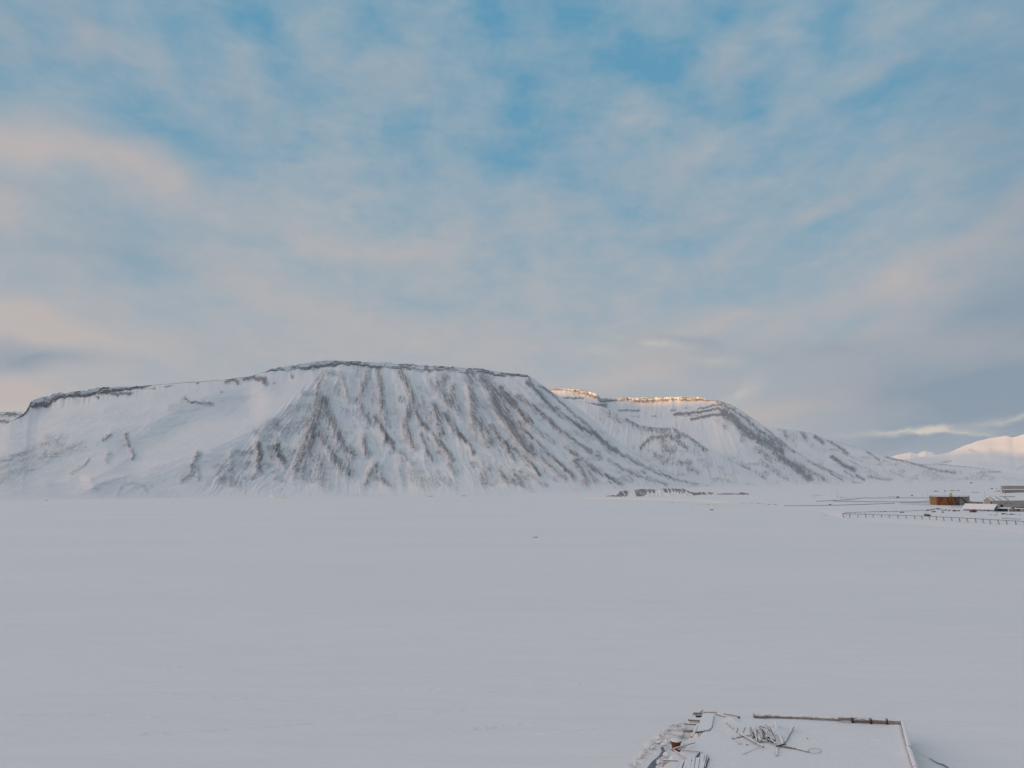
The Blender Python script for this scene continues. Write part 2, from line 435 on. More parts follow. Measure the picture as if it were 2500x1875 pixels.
M = dict(
 wood=mat_plain('weathered_wood', (0.30, 0.26, 0.22), 0.85, 0.35, 3.0, snow=0.55),
 wood_bare=mat_plain('bare_wood', (0.27, 0.21, 0.17), 0.85, 0.3, 3.0, snow=0.12),
 wood_tan=mat_plain('tan_wood', (0.36, 0.25, 0.18), 0.85, 0.25, 3.0, snow=0.10),
 wood_dark=mat_plain('dark_wood', (0.045, 0.042, 0.045), 0.8, 0.3, 3.0, snow=0.12),
 frosted=mat_plain('frosted_wood', (0.40, 0.37, 0.35), 0.85, 0.25, 5.0, snow=0.85),
 rust=mat_plain('rust_red_iron', (0.15, 0.04, 0.022), 0.8, 0.35, 2.0, snow=0.22),
 snowcap=mat_plain('packed_snow', (0.78, 0.79, 0.81), 0.7, 0.03, 2.0, bumpd=0.03),
 ice=mat_plain('blue_sea_ice', (0.66, 0.74, 0.79), 0.45, 0.14, 2.0, snow=0.5),
 cream=mat_plain('old_cream_snow', (0.83, 0.80, 0.76), 0.7, 0.05, 2.0, bumpd=0.05),
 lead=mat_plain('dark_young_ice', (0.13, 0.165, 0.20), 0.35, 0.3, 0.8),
 pipe=mat_plain('dull_grey_pipe', (0.10, 0.10, 0.115), 0.7, 0.2, 0.5),
 beige=mat_plain('beige_render', (0.35, 0.325, 0.295), 0.85, 0.12, 0.25),
 beige2=mat_plain('brown_grey_boards', (0.29, 0.25, 0.22), 0.85, 0.15, 0.3),
 teal=mat_plain('teal_paint', (0.09, 0.23, 0.28), 0.7, 0.15, 0.5),
 pblue=mat_plain('pale_blue_paint', (0.26, 0.34, 0.40), 0.7, 0.12, 0.5),
 roofsnow=mat_plain('roof_snow', (0.80, 0.80, 0.82), 0.7, 0.03, 0.2),
 roofgrey=mat_plain('grey_roof_sheet', (0.36, 0.35, 0.36), 0.7, 0.12, 0.2),
 dark=mat_plain('dark_opening', (0.03, 0.03, 0.035), 0.7, 0.2, 0.5),
 dgreen=mat_plain('dark_green_paint', (0.04, 0.06, 0.05), 0.7, 0.3, 0.5, snow=0.2),
 redbrown=mat_plain('red_brown_paint', (0.20, 0.10, 0.09), 0.8, 0.25, 0.5, snow=0.2),
 scrap=mat_plain('scrap_brown', (0.15, 0.12, 0.10), 0.85, 0.4, 0.8, snow=0.3),
 yellow=mat_plain('pale_yellow_paint', (0.46, 0.46, 0.20), 0.7, 0.1, 0.5),
 bank=None, glass=mat_plain('window_glass', (0.03, 0.035, 0.045), 0.25, 0.1, 0.5),
)

# ------------------------------------------------------------------ the ice: one sheet to the horizon
G = 30000.0
gx = np.array([-G, -8000, -2000, 0, 2000, 8000, G]); gy = np.array([-G, -8000, -500, 0, 500, 3000, 9000, G])
XX, YY = np.meshgrid(gx, gy)
tag(grid_obj('frozen_sea_ice_ground', XX, YY, XX * 0.0, SNOW), kind='structure')
bpy.data.objects['frozen_sea_ice_ground'].name = 'ground'

# ------------------------------------------------------------------ land on the right, rising gently from the shore
shore_px = np.array([1180, 1335, 1560, 1700, 1900, 2000, 2060, 2300, 2500, 2900, 4800])
shore_py = np.array([1214, 1215.5, 1219, 1224, 1237, 1248, 1270, 1287, 1303, 1325, 1390])
_sp = np.array([at(a, b, 0) for a, b in zip(shore_px, shore_py)])
SA = _sp[:, 0] / _sp[:, 1]; SY = _sp[:, 1]
zb_ = np.array([0.0, 1.2, 1.0, 1.0, 0.8, 0.7, 1.6, 3, 3, 3, 3])
def land_base(X, Y):
    X = np.asarray(X, float); Y = np.asarray(Y, float)
    a = X / Y
    Y0 = np.interp(a, SA, SY); zb = np.interp(a, SA, zb_)
    bankw = 28 + 50 * np.exp(-((a - (2030 - CX) / F) / 0.035) ** 2)
    q = np.clip((Y - Y0) / np.maximum(4500 - Y0, 500), 0, 3)
    side = sstep(SA[0], SA[1] + .02, a)
    return zb * sstep(0, 1, (Y - Y0) / bankw) + 44 * q ** 1.15 * side - 0.3 * (1 - sstep(-.2, 0.4, (Y - Y0) / bankw))
def land_z(X, Y):
    d = np.clip((np.asarray(Y, float) - 500) / 1500, 0, 1)
    return land_base(X, Y) + fbm(np.asarray(X) / 90, np.asarray(Y) / 120, 5, 4) * (1.2 + 5 * d) * 0.8
def landpt(px, py, dz=0.0):
    """where the ray through a pixel meets the land"""
    x, y, z = ray(px, py)
    ts = np.linspace(300, 6000, 6000)
    X_, Y_, Z_ = x * ts, y * ts, H + z * ts
    L = land_z(X_, Y_) + dz
    k = np.argmax(Z_ < L) if np.any(Z_ < L) else len(ts) - 1
    return (float(X_[k]), float(Y_[k]), float(L[k]) - dz)
aa = np.linspace(SA[0], SA[-1], 1150)
tt = np.concatenate([np.linspace(-0.01, 0.12, 120), np.linspace(0.125, 1, 160) ** 1.3 * 0.9 + 0.12 - 0.06])
tt = np.sort(tt)
A_, T_ = np.meshgrid(aa, tt)
Y0_ = np.interp(A_, SA, SY)
YL = Y0_ + (T_) * (11000 - Y0_); XL = A_ * YL
ZL = land_z(XL, YL)
ZL[0, :] = -1.0
tag(grid_obj('shore_terrain', XL, YL, ZL, LAND), kind='structure')

# ------------------------------------------------------------------ mountains
def mountain(name, mat, ridge, foot, cols, rows, prof=(0.25, 1.7), cliff=None, guides=None, deform=None, rockf=None,
             back=2500.0, back_drop=0.2, plateau=400.0, seed=0, sil=6.0, terr=1.0, flute=0.0, crock=1.0):
    """ridge: (px,py,Y) list; foot: (px,py,z) or (X-tangent given by px, Y) list -> (px, Y, z)"""
    R = np.array([atY(*r) for r in ridge]); ra = R[:, 0] / R[:, 1]
    Ft = np.array([(atY(p, 1190, y)[0], y, z) for p, y, z in foot]); fa = Ft[:, 0] / Ft[:, 1]
    a = np.linspace(ra[0], ra[-1], cols)
    Yr = np.interp(a, ra, R[:, 1]); Zr = np.interp(a, ra, R[:, 2])
    zn = fbm(a * 60, a * 0, seed + 3, 5, .6) * sil
    Yf = np.interp(a, fa, Ft[:, 1]); Zf = np.interp(a, fa, Ft[:, 2])
    hc = np.zeros(cols) if cliff is None else np.interp(a, [atY(p, 1000, 1000)[0] / 1000 for p, _ in cliff], [h for _, h in cliff])
    zn = zn + np.where(hc > 8, 9 * np.round(2.5 * fbm(a * 120, a * 0, seed + 61, 2)) / 2.5, 0)
    hn = hc * 1.1 * fbm(a * 38, a * 0, seed + 9, 4, .6)
    v = np.linspace(0, 1, rows)[:, None]
    Yv = Yf + (Yr - Yf) * v
    Zv = Zf + (Zr - hc - Zf) * (prof[0] * v + (1 - prof[0]) * v ** prof[1])
    Zv = Zv + (zn - hn) * sstep(0.88, 1.0, v)
    Zr = Zr + zn; hc = np.maximum(hc + hn, 0)
    Av = np.broadcast_to(a, Yv.shape)
    nc = 26 if cliff is not None else 0
    px, py = project(Av * Yv, Yv, Zv)
    rock = np.zeros(px.shape); flow = np.zeros(px.shape + (3,))
    if guides is not None:
        # s = position across the fall lines, t = down the fall lines
        y0, y1, gl = guides
        t = np.clip((py - y0) / (y1 - y0), -0.2, 1.3)
        S = np.array([g[2] for g in gl], float)
        top = np.array([g[0] for g in gl], float); bot = np.array([g[1] for g in gl], float)
        s = np.zeros(px.shape)
        tq = np.linspace(-0.2, 1.3, 200)
        Xq = top + (bot - top) * np.sign(tq)[:, None] * (np.abs(tq)[:, None]) ** 0.9
        ti = np.clip(((t + 0.2) / 1.5 * 199).round().astype(int), 0, 199)
        for k in range(200):
            mk = ti == k
            if mk.any(): s[mk] = np.interp(px[mk], Xq[k], S)
        flow[..., 0] = s; flow[..., 1] = t
    else:
        flow[..., 0] = px; flow[..., 1] = (py - 1000) / 200
    fade = np.clip((1 - v) * 6, 0, 1) * np.clip(v * 5, 0, 1)
    if deform is not None:
        dz, dr = deform(px, py, flow[..., 0], flow[..., 1], Av * Yv, Yv)
        # push ribs out of the slope and gullies into it, never overhanging
        k = 1 - dz * fade * 1.5 / np.maximum(Yv, 1)
        Zv = H + (Zv - H) * k; Yv = Yv * k
        Yv = np.minimum.accumulate(Yv[::-1], axis=0)[::-1]
        rock = np.maximum(rock, dr)
    if nc:
        # cliff rows: nearly vertical with ledges, then snow cap
        c = np.linspace(0, 1, nc + 1)[1:, None]
        led = (np.floor(c * 5 + 0.8 * fbm(a * 220, c * 3, seed + 21, 2)) / 5)
        Yc = Yr + 14 * led * terr + 8 * fbm(a * 400, c * 4 + 3, seed + 5, 3) + flute * (ridged(a * 108, a * 0 + c * .6, seed + 6, 3) - .5) * np.sin(np.pi * np.minimum(c * .9, 1))
        Zc = (Zr - hc) + hc * c
        str_ = np.sin(c * hc / 6.5 * 2 * np.pi / 1.6 + 2.5 * fbm(a * 60, c * 2, seed + 31, 3)) * 0.35
        cw = c + .22 * fbm(a * 70, c * .0, seed + 51, 4, .6) + .30 * np.round(3 * fbm(a * 210, c * 0, seed + 54, 2, .6)) / 3 + .30 * fbm(a * 480, c * 3, seed + 52, 3)
        rk = 1.25 * np.exp(-((cw - .28) / .21) ** 4) + 1.1 * np.exp(-((cw - .78) / .13) ** 4) * sstep(-.12, -.06, fbm(a * 130, c * 0, seed + 53, 3)) * (1 - .8 * sstep(.12, .2, fbm(a * 170, c * 1.5, seed + 56, 3)))
        rk = rk * (.85 + .9 * str_ + 1.2 * fbm(a * 260, c * 5, seed + 41, 4, .6))
        rk = rk - .9 * sstep(.02, .14, fbm(a * 34, c * .8, seed + 44, 3)) + .25 * sstep(.02, .2, fbm(a * 50, c * .5, seed + 47, 2))
        rk = rk * crock
        rk = rk * np.clip(hc / 10, 0, 1) * (1 - sstep(.9, 1.0, c) * .8)
        Yv = np.vstack([Yv, Yc]); Zv = np.vstack([Zv, Zc]); rock = np.vstack([rock, np.clip(rk, 0, 1.2)])
        fx = np.stack([np.broadcast_to(a * 900, Yc.shape), np.broadcast_to(c, Yc.shape), Yc * 0 + crock ** 2], -1)
        flow = np.concatenate([flow, fx], 0)
    # plateau top and the far side
    Zt = Zv[-1]; Yt = Yv[-1]
    for dy, fz in ((plateau * .3, 1.0), (plateau, .995), (plateau + back * .25, .8), (plateau + back * .5, .4), (plateau + back, -0.02)):
        Yn = Yt + dy
        Yv = np.vstack([Yv, Yn[None]]); Zv = np.vstack([Zv, (Zt * fz - (20 if fz < 0 else 0))[None]])
        rock = np.vstack([rock, np.full((1, cols), 0.15 if fz < .99 else 0.0)])
        flow = np.concatenate([flow, flow[-1:]], 0)
    # keep each column in its own vertical plane
    Xv = Yv * a
    # first row goes under the ground
    Zv[0] = np.minimum(Zv[0], Zf) - 6
    o = grid_obj(name, Xv, Yv, Zv, mat, {'rock': rock, 'flow': flow})
    return tag(o, kind='structure')

# ---- the main mountain
R2 = Z2([([(560,440),(480,560),(400,620),(300,690)],34,.45),([(600,440),(540,580),(500,720),(440,860),(420,960)],50,.8),
 ([(620,480),(680,620),(740,760),(830,850)],30,.75),([(540,600),(620,760),(720,920),(800,980)],34,.7),
 ([(470,800),(560,900),(600,1000),(600,1090)],50,.55),([(700,780),(790,850),(820,950)],34,.5),([(560,300),(545,400)],12,.7),
 ([(600,280),(660,340)],22,.35),([(100,770),(112,860),(100,950)],22,.9),([(240,780),(262,860),(300,910)],24,.9),([(370,820),(372,830)],18,.6),
 ([(740,240),(780,370),(800,430)],16,.55),([(800,240),(830,330)],28,.35),([(950,220),(900,340),(860,430),(900,520),(950,590)],30,.65),
 ([(990,560),(1060,660),(1110,740),(1130,800)],18,.95),([(1020,200),(1040,300),(1050,420),(1060,520)],24,.8),([(1060,520),(1100,590)],14,.6),
 ([(1190,220),(1250,310),(1290,400),(1265,520),(1230,620),(1260,720),(1290,790)],28,.75),([(1320,520),(1350,600),(1400,650)],18,.8),
 ([(1350,400),(1390,520),(1420,600)],12,.6),([(1420,280),(1420,330)],18,.55),([(1530,260),(1500,330),(1560,440),(1640,490)],38,.7),
 ([(1600,330),(1600,450),(1640,510)],28,.75),([(1460,460),(1490,560),(1510,680)],28,.8),([(1540,530),(1620,660)],26,.8),
 ([(1620,660),(1700,740),(1760,830)],13,.85),([(1450,700),(1530,800),(1590,890)],20,.75),([(1570,930),(1610,980)],26,.6),
 ([(1350,700),(1400,820),(1430,880)],20,.65),([(1740,250),(1740,350),(1760,450),(1770,550),(1830,650),(1890,750)],38,.75),
 ([(1830,260),(1900,360),(1960,500),(2040,620),(2120,740),(2200,820)],34,.85),([(1920,340),(2020,430),(2130,520),(2200,600)],18,.9),
 ([(2090,600),(2140,660),(2210,720)],14,.8),([(2000,760),(2080,820),(2150,880),(2210,950)],14,.85),([(1930,700),(2020,820),(2060,870)],12,.65),
 ([(1840,860),(1880,920),(1830,1020),(1830,1080)],36,.55),([(1950,960),(2010,1040),(2100,1080),(2190,1130)],20,.65),
 ([(1000,930),(960,1020),(900,1120)],22,.65),([(1010,930),(1050,1040),(1120,1110)],22,.65),([(1190,820),(1240,880),(1280,920)],14,.55),
 ([(1280,990),(1320,1060),(1380,1110)],36,.45),([(1480,1030),(1600,1110)],18,.45),([(900,700),(920,780),(940,830)],22,.75),([(1190,880),(1200,1000),(1210,1080)],22,.4),
 ([(10,265),(60,260),(140,275),(145,300)],14,1.0),([(350,240),(360,250)],8,.7),([(510,190),(520,195)],8,.8),([(630,222),(680,225)],5,.8)])
R3 = Z3([([(0,190),(80,290),(130,400),(190,560),(280,680),(330,720)],28,.75),([(60,200),(160,310),(240,420),(280,470)],18,.95),
 ([(190,270),(330,360),(430,440),(520,530),(640,620),(760,700)],16,.8),([(300,500),(400,560),(480,620)],13,.6),
 ([(280,170),(370,250),(450,350),(560,430),(700,520),(800,570),(900,660),(960,700)],18,.85),
 ([(360,190),(480,270),(600,380),(740,500),(860,610),(960,700),(1100,780),(1250,860),(1500,940)],9,.8),
 ([(350,610),(450,720),(560,820),(630,900)],15,.85),([(360,720),(460,810),(570,910)],15,.6),
 ([(570,660),(680,760),(760,820),(860,880),(1000,950)],16,.8),([(640,770),(700,860),(740,940)],18,.75),([(740,840),(800,930)],18,.55),
 ([(800,720),(850,750)],6,.7),([(0,500),(60,580),(120,660)],22,.75),([(110,620),(220,720),(330,820),(370,870)],17,.9),
 ([(60,620),(120,700),(180,760)],14,.6),([(900,770),(1000,830),(1100,880),(1200,910),(1350,950)],13,.7),([(1050,730),(1150,800),(1300,860)],10,.6),
 ([(0,760),(60,860),(120,940)],22,.5),([(180,880),(240,940),(300,1000)],15,.65),([(220,850),(320,900),(400,960)],13,.5)])
R1 = Z1([([(370,400),(500,360),(640,345)],5,.9),([(690,345),(820,330),(890,345)],8,.9),([(900,335),(1040,330)],5,.7),([(1040,345),(1190,345)],5,.6),
 ([(260,470),(330,435),(450,405),(560,395),(680,380)],16,1.0),([(690,385),(800,380),(900,385),(1010,378)],13,.9),([(740,410),(760,415)],6,.8),
 ([(1270,325),(1330,320)],5,.7),([(1660,270),(1700,268)],4,.6),([(1510,298),(1530,298)],5,.8),([(1750,290),(1790,270),(1830,290)],20,.95),
 ([(1880,265),(1960,262),(2040,280),(2040,300)],17,1.0),([(2110,300),(2115,302)],6,.7),([(1420,415),(1440,420)],5,.8),([(1450,440),(1560,455),(1640,460)],10,.6),
 ([(1700,365),(1705,370)],6,.7),([(1420,420),(1380,470),(1310,500)],14,.35),([(790,730),(815,725),(850,695)],12,.75),
 ([(975,690),(985,740),(1000,790),(1035,850),(1020,880)],13,.75),([(680,890),(650,930),(610,960)],10,.6),([(840,850),(820,900)],14,.45),
 ([(380,750),(450,760)],30,.5),([(0,900),(150,850),(250,800),(350,760)],16,.45),([(0,960),(200,880),(350,830)],14,.4),([(300,880),(480,830),(590,780)],24,.45),
 ([(0,1050),(100,990),(250,930)],26,.38),([(1530,850),(1490,930),(1480,1000),(1400,1045)],22,.75),([(1520,940),(1530,1030)],18,.6),
 ([(1790,840),(1790,950)],28,.6),([(1680,930),(1700,970)],34,.45),([(2000,780),(2010,880),(1990,950)],22,.8),([(2130,780),(2150,850),(2190,900)],30,.8),
 ([(1160,1085),(1170,1095)],8,.6),([(1320,1140),(1350,1165)],14,.5),([(1200,1150),(1280,1160)],16,.5),([(1110,1090),(1130,1150)],8,.5),([(930,1110),(900,1160)],9,.5),
 ([(600,1150),(700,1140),(740,1120)],14,.4),([(550,1000),(600,960)],10,.45)])
R1 = [(p, wd * (1.4 if am < .55 else .8), min(am * 1.15, 1)) for p, wd, am in R1]
R2 = [(p, wd * 1.12, am) for p, wd, am in R2]; R3 = [(p, wd * 1.12, am) for p, wd, am in R3]
main_rock = R1 + R2 + R3
# broad ridges (+) and hollows (-): points in photograph px, half width px, height m
BROAD = [([(785,905),(740,960),(640,1040),(520,1095),(380,1140),(230,1185)],44,75),
 ([(640,930),(480,975),(380,1030),(250,1065),(60,1100),(-100,1150)],40,38),
 ([(600,985),(480,1030),(400,1080),(330,1110)],42,-60),([(560,940),(600,1000)],30,-25),
 ([(275,1060),(318,1078),(327,1110),(280,1140),(220,1170)],12,24),([(120,1190),(190,1160),(300,1165)],14,12),
 ([(200,1205),(260,1170),(300,1165)],7,12),([(240,1212),(300,1185)],7,11),([(290,1212),(330,1185),(320,1175)],8,16),([(340,1212),(355,1190)],7,12),([(380,1212),(400,1200)],8,10)]
def gully_floor():
    L = Z2([([(850,260),(830,420),(880,560),(960,700),(1050,860)],20,1),([(990,230),(985,400),(1010,540),(1110,660),(1200,760)],20,1),
      ([(1110,230),(1140,400),(1150,560),(1190,700),(1280,850)],24,1),([(1330,250),(1400,380),(1470,430),(1600,560),(1740,720),(1830,830)],22,1),
      ([(1680,330),(1690,450),(1680,600),(1740,740),(1850,860),(2000,980)],22,1),([(1800,330),(1840,440),(1900,560),(1990,700),(2100,830),(2200,950)],14,1),
      ([(660,330),(740,500),(840,640),(880,700)],26,1),([(530,560),(600,700),(720,860)],9,.6),([(180,800),(210,900)],12,.8),([(1500,320),(1510,440),(1700,640)],9,.6)])
    L += Z3([([(230,330),(330,440),(470,560),(600,680)],12,.8),([(520,400),(700,560),(850,690),(1050,820)],10,.7),([(330,560),(400,660),(560,790),(700,900)],14,.9),([(100,560),(300,760),(450,900)],14,.9)])
    return L
GUL = gully_floor()
def def_main(px, py, s, t, X, Y):
    wx = px + 9 * fbm(px / 9, py / 14, 71, 4); wy = py + 12 * fbm(px / 7, py / 14, 72, 4)
    stk = fbm(s / 2.2, t * 11, 74, 3, .65)
    brk = np.where(px < 600, .55 + 1.9 * fbm(px / 9, py / 6, 84, 3, .6), 0.0) * sstep(600, 560, px) + sstep(560, 600, px)
    rk = 1.15 * strokes(wx, wy, main_rock, 0.9) * (0.80 + .9 * stk) * np.where(py > 985, np.clip(brk, 0, 1), 1)
    rks = strokes(px, py, main_rock, 0.6)
    gu = strokes(px, py, GUL, 1.0)
    dz = 42 * rks * (.3 + .7 * sstep(735, 805, px + (py - 905) * 1.02)) - 34 * gu
    for pts, wd, h in BROAD:
        d = seg_dist(px, py, pts); h = h * 1.0
        dz = dz + h * (np.exp(-(d / wd) ** 2 * .9) if h < 0 else 0.6 * np.exp(-(d / wd) ** 2 * .8) + 0.4 * np.exp(-d / wd * 1.3))
    zone = sstep(735, 805, px + (py - 905) * 1.02 + 40 * fbm(px / 30, py / 30, 66, 3))          # the gullied face
    sw = s + 34 * fbm(px / 70, py / 70, 67, 3)
    g = ridged(sw / 36, t * 2.0, 11, 5, .6)
    g2 = ridged(sw / 8, t * 7, 13, 3, .55)
    g = g * (0.85 + .5 * fbm(px / 90, py / 60, 68, 2))
    dz = dz + zone ** 2 * ((g - .62) * 55 + (g2 - .6) * 18) + (1 - zone) * (fbm(s / 60, t * 3, 12, 4) * 14 + fbm(px / 40 + py / 30, py / 14, 19, 4) * 16)
    dz = dz + fbm(X / 40, Y / 40, 15, 4, .6) * (5 + 26 * rks)
    base = zone * (0.12 + 1.5 * np.clip(g - .66, 0, 1) + 0.7 * np.clip(g2 - .70, 0, 1)) * (0.55 + 0.45 * sstep(1100, 1500, px)) + (1 - zone) * .06
    rr = np.maximum(np.maximum(rk, base), 0.66 * rks * (.8 + 1.5 * stk))
    rr = np.maximum(rr, zone * .52 * sstep(-.04, .2, fbm(px / 34, py / 16, 81, 3)) * (.7 + 1.6 * stk)) - 0.45 * gu
    rr = rr * (1 - 0.7 * sstep(1178, 1205, py))
    return dz, np.clip(rr, 0, 1.1)
ridge_main = [(-620,1200,1750),(-350,1172,1900),(-180,1118,2190),(0,1045,2560),(45,1018,2700),(64,1004,2780),(74,982,2880),(85,973,2950),(130,961,3000),(200,952,3050),
 (260,944,3100),(350,941,3200),(480,931,3300),(560,925,3380),(615,917,3450),(650,906,3500),(680,896,3550),(720,889,3600),(760,884,3650),(800,879,3700),(870,882,3800),
 (950,884,3900),(1050,892,4000),(1100,895,4050),(1150,897,4100),(1230,908,4200),(1285,914,4250),(1300,923,4270),(1327,942,4290),(1342,953,4300),(1380,975,4320),(1421,1003,4340),
 (1469,1044,4350),(1516,1085,4330),(1580,1127,4250),(1643,1158,4150),(1690,1177,4050),(1760,1186,3950),(1850,1194,3850)]
fY = lambda py: at(1250, py, 0)[1]
foot_main = [(-650,1350,-1),(0,fY(1223),-1),(200,fY(1219),-1),(400,fY(1216),-1),(700,fY(1213),-1),(1000,fY(1211),-1),(1300,fY(1210),-1),(1500,2650,8),(1700,3000,14),(1900,3200,18)]
cliff_main = [(-700,0),(30,0),(66,14),(80,30),(95,40),(150,34),(250,26),(330,14),(370,3),(640,3),(680,22),(760,34),(900,34),(960,28),(1060,36),(1150,34),(1230,26),(1285,20),(1298,0),(1900,0)]
guides_main = (890.0, 1210.0, [(-500,-1200,-500),(60,-260,0),(250,0,160),(450,120,300),(620,250,430),(730,420,560),(785,560,680),(820,720,760),(880,860,860),(960,1010,960),
  (1030,1150,1060),(1100,1290,1160),(1160,1400,1240),(1210,1500,1310),(1255,1620,1390),(1290,1780,1470),(1500,2200,1600),(2400,3200,2000)])
mountain('mountain', MTN, ridge_main, foot_main, 1500, 400, prof=(0.17, 1.62), cliff=cliff_main, guides=guides_main, deform=def_main, back=2600, plateau=500, seed=1, sil=8)

# ---- the plateau mountain behind it
P2 = Z3([([(470,228),(600,225)],6,.35),([(620,250),(740,262),(800,262)],8,.5),([(560,290),(700,292)],6,.85),([(650,330),(880,345)],9,.85),([(700,350),(880,365)],8,.8),([(780,250),(850,300),(880,365)],10,.6),
 ([(980,385),(1140,385)],6,.75),([(1110,388),(1145,388)],6,.8),([(1080,430),(1140,432)],4,.5),([(1240,430),(1270,430)],4,.7),([(1380,385),(1410,380)],6,.6),([(1410,415),(1600,400),(1750,370),(1800,390)],9,.95),([(1540,455),(1700,420),(1850,420)],10,.9),
 ([(1440,425),(1620,430)],5,.6),([(1590,375),(1700,350),(1780,340)],6,.8),([(1780,400),(1880,460),(1950,540),(2050,600),(2150,650),(2230,700)],38,.85),
 ([(1760,330),(1860,380),(1960,450),(2060,540),(2160,600),(2240,660)],16,.7),([(2050,680),(2150,760)],40,.55),([(1750,460),(1800,520)],28,.4),([(1700,750),(1800,790),(1900,830)],34,.6),
 ([(1820,880),(1900,890)],28,.5),([(1930,820),(2000,860),(2100,910)],18,.7),([(1480,370),(1500,372)],6,.6),([(1950,560),(1930,620)],20,.5),([(2100,800),(2200,850)],26,.5)]) \
 + Z4([([(0,380),(120,450),(200,540),(330,620),(420,700)],38,.8),([(420,560),(560,640),(700,720)],10,.6),([(300,560),(420,640),(560,720)],22,.6),([(60,290),(180,400),(300,490)],12,.65),
 ([(150,330),(260,420),(380,510),(520,600),(700,690)],8,.6),([(20,560),(120,640),(240,710)],22,.5)])
def def_p2(px, py, s, t, X, Y):
    wx = px + 7 * fbm(px / 10, py / 10, 171, 3); wy = py + 5 * fbm(px / 5, py / 14, 172, 3)
    stk = fbm(px / 3.5, py / 9, 174, 3, .6); rks = strokes(px, py, P2, .6)
    rk = np.maximum(1.2 * strokes(wx, wy, P2, .9) * (.85 + .5 * stk), .62 * strokes(wx, wy, P2, .3) * (.7 + 1.5 * stk))
    g = ridged(s / 24, t * 2.2, 111, 4, .55)
    butt = sstep(985, 975, py) * (px > 1478)
    dz = (g - .62) * 34 + rks * 14 + fbm(X / 60, Y / 60, 115, 4, .6) * (8 + 16 * rks)
    dz = dz + 16 * sstep(1740, 1700, px) * (ridged(px / 17, py * 0, 118, 2) - .5) * sstep(992, 984, py)
    hol = seg_dist(px, py, [(1540, 1010), (1640, 1030), (1720, 1070)])
    dz = dz - 60 * np.exp(-(hol / 45) ** 2)
    base = 0.12 + 0.6 * np.clip(g - .70, 0, 1)
    low = sstep(1080, 1130, py)
    mot = .46 * sstep(.0, .2, fbm(px / 22, py / 11, 181, 4)) * low * (.8 + 1.5 * stk)
    return dz, np.clip(np.maximum(np.maximum(rk, base), mot), 0, 1.1) * (1 - .6 * sstep(1172, 1188, py))
mountain('mountain', MTN2, [(1180,940,6300),(1342,949,6400),(1390,948,6400),(1434,953,6350),(1458,961,6300),(1468,972,6350),(1480,971,6600),(1560,969,6800),(1710,968,6800),(1727,974,6750),(1745,977,6700),(1760,979,6600),
  (1790,990,6500),(1820,1010,6400),(1850,1030,6300),(1876,1049,6250),(1900,1069,6200),(1938,1098,6100),(1974,1122,6000),(2015,1142,5900),(2060,1164,5700),(2090,1177,5600),(2200,1188,5500)],
  [(1100,4600,30),(1400,4600,34),(1700,4500,42),(1950,4400,44),(2250,4400,46)], 1000, 300, prof=(0.28, 1.6),
  cliff=[(1100,5),(1340,16),(1400,30),(1455,60),(1468,40),(1480,46),(1600,52),(1700,44),(1735,14),(1760,4),(2300,0)],
  guides=(970.0, 1195.0, [(1100,900,1100),(1400,1380,1400),(1500,1480,1500),(1600,1600,1600),(1700,1720,1700),(1750,1860,1780),(1800,2000,1860),(1850,2120,1940),(2100,2500,2100)]),
  deform=def_p2, back=3500, plateau=1200, seed=5, sil=6, terr=2.5, flute=-75.0, crock=0.62)
# ---- rocky spur in front of the bowl
PS = Z3([([(850,380),(850,450)],22,.5),([(780,400),(800,440)],20,.35),([(900,400),(985,470)],24,.7),([(1050,455),(1130,500)],20,.85),([(1170,515),(1280,525),(1350,535)],26,.8),([(1410,520),(1450,590)],15,.9),
 ([(1150,670),(1220,610),(1300,580),(1400,590),(1500,670)],11,.9),([(1320,600),(1340,690),(1400,690)],22,.75),([(1460,560),(1560,610),(1650,690)],13,.8),
 ([(1260,730),(1340,790),(1380,750)],14,.65),([(1440,790),(1530,790),(1520,830),(1580,860)],14,.7),([(1250,735),(1320,740)],8,.7),([(1600,760),(1680,800)],14,.5),([(1300,560),(1400,540)],14,.5),([(960,480),(950,540)],18,.4)])
PS = [(p, wd * 1.5, am * .85) for p, wd, am in PS]
def def_sp(px, py, s, t, X, Y):
    wx = px + 6 * fbm(px / 9, py / 9, 271, 3); wy = py + 14 * fbm(px / 4, py / 16, 272, 3)
    stk = fbm(px / 3, py / 8, 274, 3, .6); rks = strokes(px, py, PS, .6)
    rk = np.maximum(1.15 * strokes(wx, wy, PS, .9) * (.85 + .5 * stk), .6 * strokes(wx, wy, PS, .3) * (.7 + 1.5 * stk))
    rk = np.maximum(rk, .42 * sstep(.0, .2, fbm(px / 20, py / 10, 281, 4)) * (.8 + 1.5 * stk) * sstep(1060, 1100, py))
    g = ridged(s / 17, t * 2.6, 211, 4, .55)
    return (g - .62) * 30 + rks * 16 + fbm(X / 50, Y / 50, 215, 4, .6) * (8 + 16 * rks), np.clip(np.maximum(rk, .12 + .7 * np.clip(g - .7, 0, 1)), 0, 1.1) * (1 - .6 * sstep(1172, 1188, py))
mountain('mountain', MTN2, [(1380,975,5900),(1440,985,5850),(1478,996,5800),(1516,1013,5700),(1560,1037,5600),(1605,1045,5500),(1643,1044,5450),(1675,1059,5350),(1706,1080,5250),(1738,1102,5150),(1790,1130,5000),
  (1850,1158,4850),(1900,1176,4750),(1960,1188,4700)],
  [(1350,4250,24),(1500,4200,30),(1700,4150,36),(1900,4200,40),(2000,4200,40)], 700, 240, prof=(0.25, 1.7),
  guides=(985.0, 1195.0, [(1300,1200,1300),(1450,1440,1450),(1560,1540,1560),(1650,1700,1680),(1740,1860,1790),(1900,2100,1950)]), deform=def_sp, back=500, plateau=40, seed=8, sil=9)
